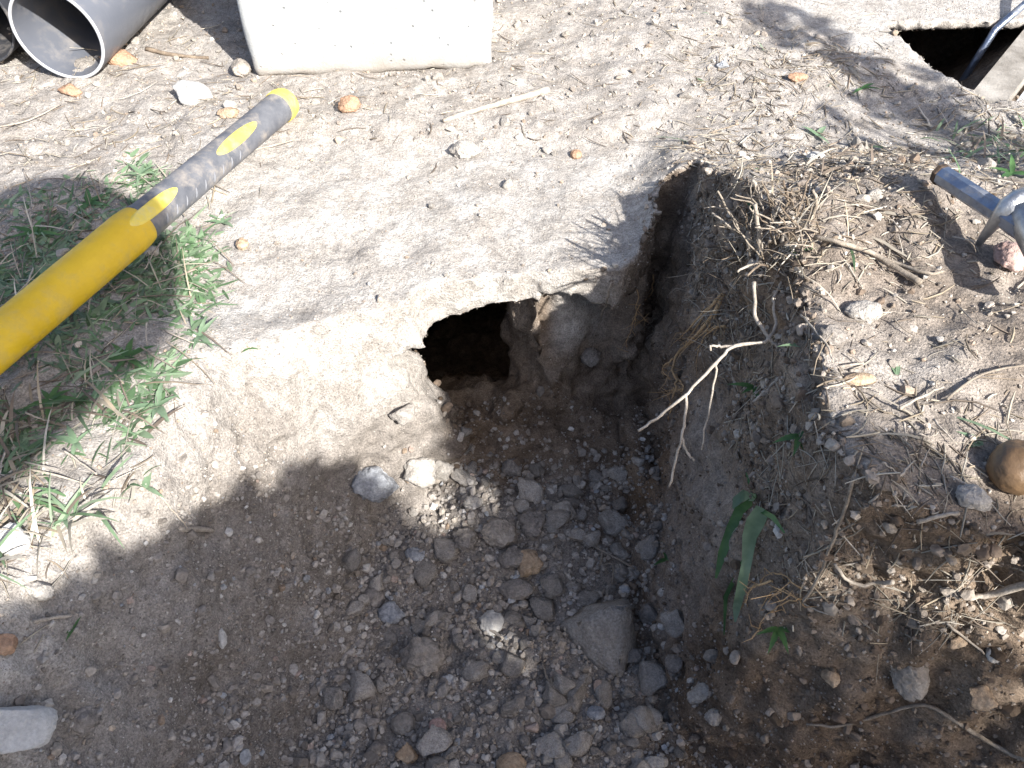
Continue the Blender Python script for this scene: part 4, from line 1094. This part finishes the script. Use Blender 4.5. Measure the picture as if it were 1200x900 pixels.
# ------------------------------------------------------------------ sledgehammer
butt = at(338, 117, 0.019); far = at(0, 400, 0.055)
ax = (far - butt).normalized()
camdir = (Vector((0, 0, CAM_H)) - (butt + far) / 2).normalized()
nrm = (camdir - ax * camdir.dot(ax)).normalized()          # the side that faces the viewer
nrm = (nrm + Vector((-0.0, 0, 0.15))).normalized(); nrm = (nrm - ax * nrm.dot(ax)).normalized()
sid = ax.cross(nrm)                                         # to one side
hammer = empty('sledgehammer', (butt + ax * 0.6) * 1.0, 'sledgehammer with yellow shaft and black rubber grip lying on the grass', 'hammer')
def hr_(t):                                                 # radii (across, through) along the shaft
    ks = [0.0, 0.004, 0.012, 0.022, 0.05, 0.12, 0.20, 0.245, 0.252, 0.262, 0.30, 0.40, 0.62]
    a = [0.010, 0.0165, 0.0185, 0.0182, 0.0178, 0.0176, 0.0180, 0.0182, 0.0196, 0.0212, 0.0205, 0.0195, 0.018]
    return float(np.interp(t, ks, a)) * 0.87
def surf(t, th, off=0.0):
    r = hr_(t) + off
    return butt + ax * t + sid * (r * math.sin(th)) + nrm * (r * 0.86 * math.cos(th))
def shaft(t0, t1, n, name, mat, off=0.0, sides=28, cap0=False, cap1=False):
    m = MB(); vs = []; ts = [t0 + (t1 - t0) * k / n for k in range(n + 1)]
    for t in ts: vs += [surf(t, 2 * math.pi * k / sides, off) for k in range(sides)]
    fs = [(i * sides + k, (i + 1) * sides + k, (i + 1) * sides + (k + 1) % sides, i * sides + (k + 1) % sides) for i in range(n) for k in range(sides)]
    if cap0: fs.append(tuple(range(sides)))
    if cap1: fs.append(tuple(n * sides + k for k in range(sides))[::-1])
    m.add(vs, fs)
    return m.build(name, M[mat], hammer)
shaft(0.246, 0.64, 40, 'shaft', 'yellow', 0, 28, True, True)
grip = shaft(0.016, 0.252, 60, 'grip', 'rubber')
shaft(0.0, 0.020, 10, 'end_cap', 'yellow_light', 0.0008, 28, True, True)
def inlay(tc, tl, th0, thw, name, mat, off, pointed=False):
    m = MB(); vs = []; R, S = 8, 32
    vs.append(surf(tc, th0, off))
    for i in range(1, R + 1):
        for k in range(S):
            a = 2 * math.pi * k / S; q = i / R
            o_ = off if i < R else -0.0006
            vs.append(surf(tc + tl * q * math.cos(a), th0 + thw * q * math.sin(a), o_))
    fs = [(0, 1 + k, 1 + (k + 1) % S) for k in range(S)]
    for i in range(R - 1):
        fs += [(1 + i * S + k, 1 + (i + 1) * S + k, 1 + (i + 1) * S + (k + 1) % S, 1 + i * S + (k + 1) % S) for k in range(S)]
    m.add(vs, fs); return m.build(name, M[mat], grip)
TH0 = 0.12
inlay(0.108, 0.036, TH0, 0.42, 'inlay', 'yellow_light', 0.0009)
inlay(0.238, 0.034, TH0, 0.42, 'inlay', 'yellow_light', 0.0010)
for k in range(9):
    t = 0.118 + k * 0.0145
    if k > 8: break
    m = MB(); m.tube([surf(t + 0.004 * (j - 3) / 6, TH0 - (0.62 + 0.62 * j / 6), 0.0001) for j in range(7)], [0.0002, 0.0006, 0.0007, 0.0007, 0.0007, 0.0006, 0.0002], 5)
    m.build('ridge', M['rib'], grip)
# head, beyond the left edge
hc = butt + ax * 0.63
hx = (sid - Vector((0, 0, sid.z))).normalized(); hz = Vector((0, 0, 1)); hy = hz.cross(hx)
m = MB()
prof = [(-0.078, 0.020), (-0.074, 0.026), (-0.030, 0.028), (-0.022, 0.024), (0.022, 0.024), (0.030, 0.028), (0.074, 0.026), (0.078, 0.020)]
vs = []
for s, r in prof:
    vs += [hc + hx * s + (hy * math.cos(a) + hz * math.sin(a)) * r * 1.3 for a in [math.pi / 8 + math.pi / 4 * k for k in range(8)]]
fs = [(i * 8 + k, i * 8 + (k + 1) % 8, (i + 1) * 8 + (k + 1) % 8, (i + 1) * 8 + k) for i in range(7) for k in range(8)] + [tuple(range(8))[::-1], tuple(56 + k for k in range(8))]
m.add(vs, fs); m.build('head', M['iron'], hammer, False)

# ------------------------------------------------------------------ pipes
def pipe(name, c, axis, R, wall, L, mat, cutmat, label):
    base = Vector(c) - Vector((0, 0, R))
    o = empty(name, base, label, 'pipe')
    axis = Vector(axis).normalized(); a = axis.cross(Vector((0, 0, 1))).normalized(); b = a.cross(axis)
    S = 72
    def ringp(t, r): return [Vector(c) + axis * t + (a * math.cos(2 * math.pi * k / S) + b * math.sin(2 * math.pi * k / S)) * r for k in range(S)]
    def strip(n, off=0): return [(i * S + k, i * S + (k + 1) % S, (i + 1) * S + (k + 1) % S, (i + 1) * S + k) for i in range(n) for k in range(S)]
    m = MB(); m.add(ringp(0.0015, R) + ringp(L, R) + ringp(L, R - wall) + ringp(0.0015, R - wall), strip(3)); m.build('barrel', M[mat], o)
    m = MB(); m.add(ringp(0.0015, R) + ringp(0.0, R - 0.0006) + ringp(0.0, R - wall + 0.0004) + ringp(0.0015, R - wall), strip(3)); m.build('cut_rim', M[cutmat], o)
    return o
pc = at(66, 41, 0.052)
pipe('drain_pipe', pc, (0.16, 1.0, 0.0), 0.051, 0.0034, 0.9, 'pvc', 'pvc_cut', 'large grey plastic drain pipe with its open end towards the viewer')
pc2 = at(-44, 20, 0.052)
pipe('dark_pipe', pc2, (0.10, 1.0, 0.0), 0.055, 0.003, 0.9, 'pvc_black', 'pvc_black', 'black pipe at the top left corner beside the grey pipe')

# ------------------------------------------------------------------ white concrete block
bl = at(299, 92, -0.004); br = at(578, 82, -0.004)
bx = (br - bl).normalized(); bw = (br - bl).length; by = Vector((0, 0, 1)).cross(bx)
bm = bmesh.new()
bmesh.ops.create_cube(bm, size=1.0)
bmesh.ops.scale(bm, vec=(bw, 0.20, 0.30), verts=bm.verts)
bmesh.ops.bevel(bm, geom=[e for e in bm.edges], offset=0.011, segments=4, affect='EDGES', profile=0.6)
bmesh.ops.subdivide_edges(bm, edges=[e for e in bm.edges if e.calc_length() > 0.05], cuts=24, use_grid_fill=True)
for v in bm.verts:
    c = np.array([v.co.x]), np.array([v.co.y]), np.array([v.co.z])
    k = 0.0016 * vnoise(*c, 30, 91)[0] + 0.0012 * vnoise(*c, 80, 92)[0]
    v.co += v.normal * k
    v.co.x *= 1.0 + 0.10 * (v.co.z + 0.15)                      # slightly wider towards the top
    if v.co.z < -0.145: v.co.z += 0.004 * vnoise(c[0], c[1], c[2], 60, 93)[0]
me = bpy.data.meshes.new('concrete_block'); bm.to_mesh(me); bm.free()
me.polygons.foreach_set('use_smooth', [True] * len(me.polygons))
blk = link('concrete_block', me, M['concrete'], None, (bl + br) / 2 + by * 0.10 + Vector((0, 0, 0.15)))
blk.rotation_euler = (0, 0, math.atan2(bx.y, bx.x))
tag(blk, 'white concrete block with rounded edges standing behind the trench', 'concrete block')

# ------------------------------------------------------------------ steel tool on the right
TZ = hit(1140, 262)[0].z
A = at(1103, 205, TZ + 0.024); B = at(1172, 250, TZ + 0.030)
tool = empty('steel_tool', B - Vector((0, 0, 0.030)), 'blue-grey steel bar with dark end joined to a shiny claw, at the right edge', 'tool')
ad = (B - A).normalized()
up = Vector((0, 0, 1)); sd = ad.cross(up).normalized(); uu = sd.cross(ad)
def octo(c, r): return [c + (sd * math.cos(math.pi / 8 + k * math.pi / 4) + uu * math.sin(math.pi / 8 + k * math.pi / 4)) * r for k in range(8)]
def rings(name, mat, stations):
    m = MB(); n = len(stations)
    vs = []
    for c, r in stations: vs += octo(c, r)
    m.add(vs, [(i * 8 + k, i * 8 + (k + 1) % 8, (i + 1) * 8 + (k + 1) % 8, (i + 1) * 8 + k) for i in range(n - 1) for k in range(8)] + [tuple(range(8))[::-1], tuple((n - 1) * 8 + k for k in range(8))])
    return m.build(name, M[mat], tool, False)
rings('bar', 'steel', [(A, 0.0062), (A + ad * 0.0015, 0.0070), (B, 0.0070), (B + ad * 0.012, 0.0080), (B + ad * 0.024, 0.0080)])
rings('bar_end', 'rust', [(A - ad * 0.003, 0.0066), (A - ad * 0.002, 0.0076), (A + ad * 0.0005, 0.0076), (A + ad * 0.0015, 0.0069)])
# claw: a curved tapering blade from the socket down to its tip in the litter
cl_pts = [(1146, 287, 0.006, 3.5), (1153, 277, 0.013, 5), (1162, 266, 0.022, 7), (1171, 254, 0.031, 9.5), (1181, 243, 0.038, 12.5), (1192, 237, 0.041, 15), (1206, 235, 0.040, 17)]
cc = [at(a, b, TZ + c_) for a, b, c_, w in cl_pts]
m = MB(); vs = []
for k, p in enumerate(cc):
    t = (cc[min(k + 1, 6)] - cc[max(k - 1, 0)]).normalized()
    vdir = (Vector((0, 0, CAM_H)) - p).normalized(); s_ = t.cross(vdir).normalized(); u_ = s_.cross(t).normalized()
    w = mm(cl_pts[k][3], p); h_ = 0.0022 + 0.005 * k / 6
    vs += [p + s_ * w, p + s_ * w * 0.55 + u_ * h_, p + u_ * h_ * 0.72, p - s_ * w * 0.55 + u_ * h_, p - s_ * w, p - s_ * w * 0.6 - u_ * h_, p + s_ * w * 0.6 - u_ * h_]
m.add(vs, [(i * 7 + k, i * 7 + (k + 1) % 7, (i + 1) * 7 + (k + 1) % 7, (i + 1) * 7 + k) for i in range(6) for k in range(7)] + [tuple(range(7))[::-1], tuple(42 + k for k in range(7))])
m.build('claw', M['cast'], tool)
m = MB()
S0 = at(1198, 246, TZ + 0.036); E = at(1240, 330, TZ + 0.03)
m.tube([S0, S0.lerp(E, 0.06), S0.lerp(E, 0.5), E], [0.008, 0.0105, 0.0105, 0.010], 16)
m.build('socket', M['cast'], tool)

# ------------------------------------------------------------------ things in the pit
a0 = Vector((0.515, 0.880, -0.012)); a1 = Vector((0.630, 1.027, -0.012))
dv = (a1 - a0).normalized(); sv = Vector((dv.y, -dv.x, 0))
Mx = Matrix(((dv.x, sv.x, 0, a0.x), (dv.y, sv.y, 0, a0.y), (0, 0, 1, a0.z), (0, 0, 0, 1)))
kerb = empty('concrete_kerb', a0 - Vector((0, 0, 0.33)), 'pale concrete kerb running diagonally across the open pit', 'kerb')
m = MB(); m.box((-0.03, 0.004, -0.33), (0.28, 0.032, -0.03), Mx); m.build('footing', M['earthy_concrete'], kerb, False)
m = MB(); m.box((-0.03, 0.0, -0.03), (0.28, 0.036, 0.004), Mx); m.build('cap', M['kerb'], kerb, False)
m = MB(); m.box((-0.02, 0.041, -0.12), (0.20, 0.110, -0.014), Mx)
o = m.build('white_board', M['white_paint'], None, False); tag(o, 'white painted board beside the kerb in the pit corner', 'board')
m = MB()
q0 = at(1166, 35, -0.012); q1 = at(1204, 2, 0.012)
m.tube([q0 - (q1 - q0) * 0.9 - Vector((0, 0, 0.08)), q0, q1, q1 + (q1 - q0) * 1.6], 0.0045, 10)
o = m.build('metal_rod', M['steel'], None, True); tag(o, 'grey metal rod leaning over the corner of the pit', 'rod')

# ------------------------------------------------------------------ what stands outside the picture and throws the shade: shrubs and the photographer
def leaf_cloud(name, centres, n, size, parent, mat):
    V = np.zeros((n, 4, 3)); F = np.zeros((n, 4), int)
    wts = np.array([q[2] for q in centres], float); pk = rng.choice(len(centres), n, p=wts / wts.sum())
    for k in range(n):
        c, r, _ = centres[pk[k]]
        u = rng.normal(size=3); u /= np.linalg.norm(u); u *= rng.random() ** 0.4
        p = np.array(c) + u * np.array(r)
        a = rng.normal(size=3); a /= np.linalg.norm(a); b = np.cross(a, rng.normal(size=3)); b /= np.linalg.norm(b)
        L = size * rng.uniform(0.6, 1.3)
        V[k] = [p - a * L, p + b * L * 0.45, p + a * L, p - b * L * 0.45]
        F[k] = np.arange(4) + 4 * k
    V = V.reshape(-1, 3) - np.array(parent.location)
    return link(name, mesh_arrays(name, V, F, False), M[mat], parent)
def shrub(base, centres, n, size, label):
    o = empty('shrub', base, label, 'shrub')
    m = MB(); b = Vector(base)
    fork = b + Vector((0, 0, 0.25))
    m.tube(smooth_path([b - Vector((0, 0, 0.03)), b + Vector((0.01, 0, 0.12)), fork], 4, 0.002), 0.016, 8)
    for c, r, w in centres:
        c = Vector(c)
        m.tube(smooth_path([fork, fork.lerp(c, 0.5) + Vector((0.02, 0, 0.03)), c], 4, 0.003), [0.011 - 0.0008 * k for k in range(9)], 6)
        for j in range(5):
            e = c + Vector([random.gauss(0, 1) * q * 0.6 for q in r])
            m.tube(smooth_path([fork.lerp(c, 0.7), fork.lerp(c, 0.7).lerp(e, 0.5), e], 3, 0.004), [0.005 - 0.0005 * k for k in range(7)], 5)
    m.build('trunk', M['bark'], o)
    cr = leaf_cloud('crown', centres, n, size, o, 'leaf')
    return o
SK = 1.0 / math.tan(SUN_EL)
def caster(px_, py_, z_ground, z_up):
    """place at height z_up whose shadow falls on the ground seen at that pixel"""
    g = at(px_, py_, z_ground); h = z_up - z_ground
    return Vector((g.x + math.sin(SUN_AZ) * SK * h, g.y + math.cos(SUN_AZ) * SK * h, z_up))
cs = [(tuple(caster(*q)), r, w) for q, r, w in [  # unseen leaf clusters, placed to fill out the large shadow and its edge
    ((40, 850, -0.02, 0.72), (0.06, 0.06, 0.06), 5), ((140, 765, -0.04, 0.74), (0.055, 0.055, 0.05), 6), ((225, 705, -0.07, 0.76), (0.055, 0.05, 0.05), 6), ((310, 660, -0.10, 0.78), (0.055, 0.05, 0.05), 6),
    ((395, 620, -0.13, 0.80), (0.055, 0.055, 0.05), 6), ((440, 665, -0.18, 0.80), (0.06, 0.06, 0.06), 5), ((180, 850, -0.06, 0.70), (0.09, 0.08, 0.07), 6), ((330, 780, -0.12, 0.74), (0.09, 0.08, 0.08), 6),
    ((470, 770, -0.2, 0.75), (0.065, 0.065, 0.07), 3), ((420, 860, -0.15, 0.70), (0.09, 0.09, 0.08), 4), ((650, 650, -0.2, 0.80), (0.05, 0.05, 0.05), 2), ((520, 960, -0.2, 0.72), (0.09, 0.09, 0.09), 3),
    ((820, 900, -0.2, 0.85), (0.09, 0.09, 0.08), 4), ((960, 820, -0.1, 0.85), (0.09, 0.09, 0.08), 3), ((560, 500, -0.19, 0.85), (0.05, 0.04, 0.05), 3), ((545, 690, -0.2, 0.80), (0.045, 0.04, 0.04), 2), ((590, 850, -0.2, 0.78), (0.05, 0.045, 0.04), 2)]]
shrub((0.62, -0.85, 0.0), cs, 5200, 0.024, 'unseen leafy shrub beside the photographer, crown shaped to shade the trench floor')
cs2 = [(tuple(caster(*q)), r, 1) for q, r in [((1120, 170, 0.01, 0.55), (0.10, 0.10, 0.08)), ((1180, 330, 0.01, 0.6), (0.10, 0.08, 0.08)), ((1130, 420, 0.01, 0.65), (0.09, 0.09, 0.08)), ((1060, 100, 0, 0.6), (0.07, 0.06, 0.06)), ((930, 30, 0, 0.7), (0.06, 0.05, 0.05))]]
shrub((0.95, 0.05, 0.0), cs2, 300, 0.020, 'sparse shrub at the right that throws dappled shade on the bank')

def skin_body(name, verts, edges, parent, mat, sub=2, root=0):
    me = bpy.data.meshes.new(name)
    base = Vector(parent.location)
    me.from_pydata([tuple(Vector(v[0]) - base) for v in verts], edges, [])
    o = link(name, me, mat, parent)
    md = o.modifiers.new('skin', 'SKIN'); md.use_smooth_shade = True
    sv_ = me.skin_vertices[0].data
    for k, v in enumerate(verts):
        r = v[1]; sv_[k].radius = (r, r) if not hasattr(r, '__len__') else r
        sv_[k].use_root = (k == root)
    o.modifiers.new('sub', 'SUBSURF').levels = sub
    o.modifiers['sub'].render_levels = sub
    return o
HEAD = caster(95, 335, 0.01, 0.80)
PS = HEAD - Vector((0.245, -0.255, 0.80))
who = empty('person', Vector((0.08, -0.75, 0.0)) + PS, 'person crouching behind the viewpoint in dark clothes, leaning over the trench', 'person')
B_ = [((0.08, -0.80, 0.33), (0.15, 0.13)), ((0.08, -0.70, 0.46), (0.14, 0.11)), ((0.08, -0.61, 0.53), (0.15, 0.11)), ((0.08, -0.50, 0.61), (0.12, 0.085)), ((0.125, -0.41, 0.73), 0.048), ((0.245, -0.255, 0.80), 0.080), ((0.25, -0.27, 0.87), 0.075),
      ((-0.10, -0.51, 0.57), 0.07), ((-0.32, -0.44, 0.56), 0.048), ((-0.24, -0.36, 0.50), 0.032), ((-0.20, -0.33, 0.49), 0.026),
      ((0.27, -0.51, 0.61), 0.07), ((0.40, -0.34, 0.52), 0.048), ((0.27, -0.16, 0.42), 0.034), ((0.23, -0.12, 0.40), 0.028),
      ((-0.03, -0.80, 0.32), 0.11), ((-0.16, -0.46, 0.44), 0.07), ((-0.15, -0.66, 0.10), 0.045), ((-0.15, -0.56, 0.035), 0.04), ((-0.15, -0.48, 0.03), 0.035),
      ((0.19, -0.80, 0.32), 0.11), ((0.32, -0.46, 0.44), 0.07), ((0.33, -0.66, 0.10), 0.045), ((0.33, -0.56, 0.035), 0.04), ((0.33, -0.48, 0.03), 0.035)]
E_ = [(0, 1), (1, 2), (2, 3), (3, 4), (4, 5), (5, 6), (3, 7), (7, 8), (8, 9), (9, 10), (3, 11), (11, 12), (12, 13), (13, 14), (0, 15), (15, 16), (16, 17), (17, 18), (18, 19), (0, 20), (20, 21), (21, 22), (22, 23), (23, 24)]
B_ = [(Vector(a_) + PS, r_) for a_, r_ in B_]
skin_body('body', B_, E_, who, M['cloth'])
for s_, hand, fw in ((-1, Vector((-0.20, -0.33, 0.49)), Vector((0.3, 0.1, -0.25))), (1, Vector((0.23, -0.12, 0.40)), Vector((-0.45, 0.5, -0.5)))):
    hand = hand + PS; fw.normalize(); sdv = fw.cross(Vector((0, 0, 1))).normalized()
    V_ = [(hand, 0.024), (hand + fw * 0.035, (0.036, 0.015)), (hand + fw * 0.07, (0.036, 0.013))]
    E2 = [(0, 1), (1, 2)]
    for k in range(4):
        b_ = hand + fw * 0.075 + sdv * (k - 1.5) * 0.019; n0 = len(V_)
        L = [0.075, 0.085, 0.08, 0.06][k]
        V_ += [(b_, 0.009), (b_ + fw * L * 0.5 + Vector((0, 0, -0.004)), 0.0085), (b_ + fw * L * 0.85 + Vector((0, 0, -0.02)), 0.0075)]
        E2 += [(2, n0), (n0, n0 + 1), (n0 + 1, n0 + 2)]
    n0 = len(V_); tb = hand + fw * 0.03 + sdv * s_ * 0.03
    V_ += [(tb, 0.012), (tb + (fw + sdv * s_ * 0.8).normalized() * 0.04, 0.010), (tb + (fw * 1.3 + sdv * s_ * 0.6).normalized() * 0.068, 0.008)]
    E2 += [(1, n0), (n0, n0 + 1), (n0 + 1, n0 + 2)]
    skin_body('hand', V_, E2, who, M['skin'], 1)
hv = stone_verts(77, 4, 0, 0.9, 0.03) * np.array([0.088, 0.10, 0.10]) + np.array(HEAD) + np.array([0.004, -0.012, 0.035])
link('hair', mesh_arrays('hair', hv - np.array(who.location), ICO[4][1], True), M['hair'], who)

# ------------------------------------------------------------------ say which one: small things named by the nearest landmark
def spot(part):
    return next(o for o in col.objects if part in str(o.get('label', ''))).matrix_world.translation.copy() if False else next(o for o in col.objects if part in str(o.get('label', ''))).location.copy()
ORD = ['nearest', 'second nearest', 'third nearest', 'fourth nearest', 'fifth nearest', 'sixth nearest', 'seventh nearest', 'eighth nearest', 'ninth nearest', 'tenth nearest', 'eleventh nearest', 'twelfth nearest', 'thirteenth nearest', 'fourteenth nearest', 'fifteenth nearest', 'sixteenth nearest', 'seventeenth nearest', 'eighteenth nearest', 'nineteenth nearest', 'twentieth nearest']
def by_landmark(group, head, marks):
    marks = [(spot(k), ph) for k, ph in marks]
    bins = {}
    for o in [q for q in col.objects if q.get('group') == group]:
        d, p, ph = min(((o.location - m_).length, m_, t_) for m_, t_ in marks)
        dx, dy = o.location.x - p.x, o.location.y - p.y
        side = ('right of' if dx > 0 else 'left of') if abs(dx) > abs(dy) else ('behind' if dy > 0 else 'in front of')
        bins.setdefault((side, ph), []).append((d, o.name, o))
    for (side, ph), lst in bins.items():
        for k, (d, _, o) in enumerate(sorted(lst)):
            o['label'] = f'{head} {side} {ph}, ' + (ORD[k] if k < len(ORD) else 'far off')
by_landmark('small clods in the trench rubble', 'small grey clod', [('largest angular', 'the largest angular stone'), ('tan stone catching', 'the tan stone'), ('bluish grey stone on', 'the bluish grey stone'), ('smooth round grey', 'the round grey pebble'),
    ('pale sunlit flake', 'the pale flake'), ('big rounded grey clod', 'the big rounded clod'), ('pale crumbly clod', 'the pale crumbly clod'), ('pale beige stone at the foot', 'the pale beige stone'), ('small clod deep', 'the shaded cavity clod'), ('bluish triangular', 'the bluish chip'), ('rounded brownish stone', 'the brownish bottom stone'), ('tendril', 'the root tendril')])
by_landmark('small pebbles on the sunlit ground', 'small pale pebble', [('white concrete block', 'the white block'), ('long pale dry stalk', 'the dry stalk'), ('orange fragment on bare', 'the orange fragment'), ('flat white stone', 'the flat white stone'), ('cut-back woody', 'the cut stems'), ('blue-grey steel', 'the steel tool'),
    ('tiny round orange', 'the tiny orange pebble'), ('flat yellowish', 'the yellowish stone'), ('large grey plastic', 'the grey pipe'), ('rounded brown cobble', 'the brown cobble'), ('pale concrete kerb', 'the pit kerb'), ('reddish crumb', 'the reddish crumb'), ('pale stone lying below', 'the pale stone'), ('broad-leaved weed at the tip', 'the weed at the shadow tip')])
by_landmark('loose straws on the right bank', 'loose dry straw', [('rounded brown cobble', 'the brown cobble'), ('rough pink stone', 'the pink stone'), ('flat yellowish', 'the yellowish stone'), ('blue-grey steel', 'the steel tool'), ('pale earth lump', 'the pale earth lump'), ('curved green leaf', 'the curved green leaf'), ('thick grey dry stem', 'the thick dry stem')])
by_landmark('loose straws in the grass', 'loose dry straw', [('broad-leaved weed at the tip', 'the weed at the shadow tip'), ('weed above the black grip', 'the weed above the grip'), ('dark weed in the middle', 'the dark weed'), ('white stone at the left edge', 'the white edge stone'), ('weed at the lower rim', 'the weed below the shadow')])
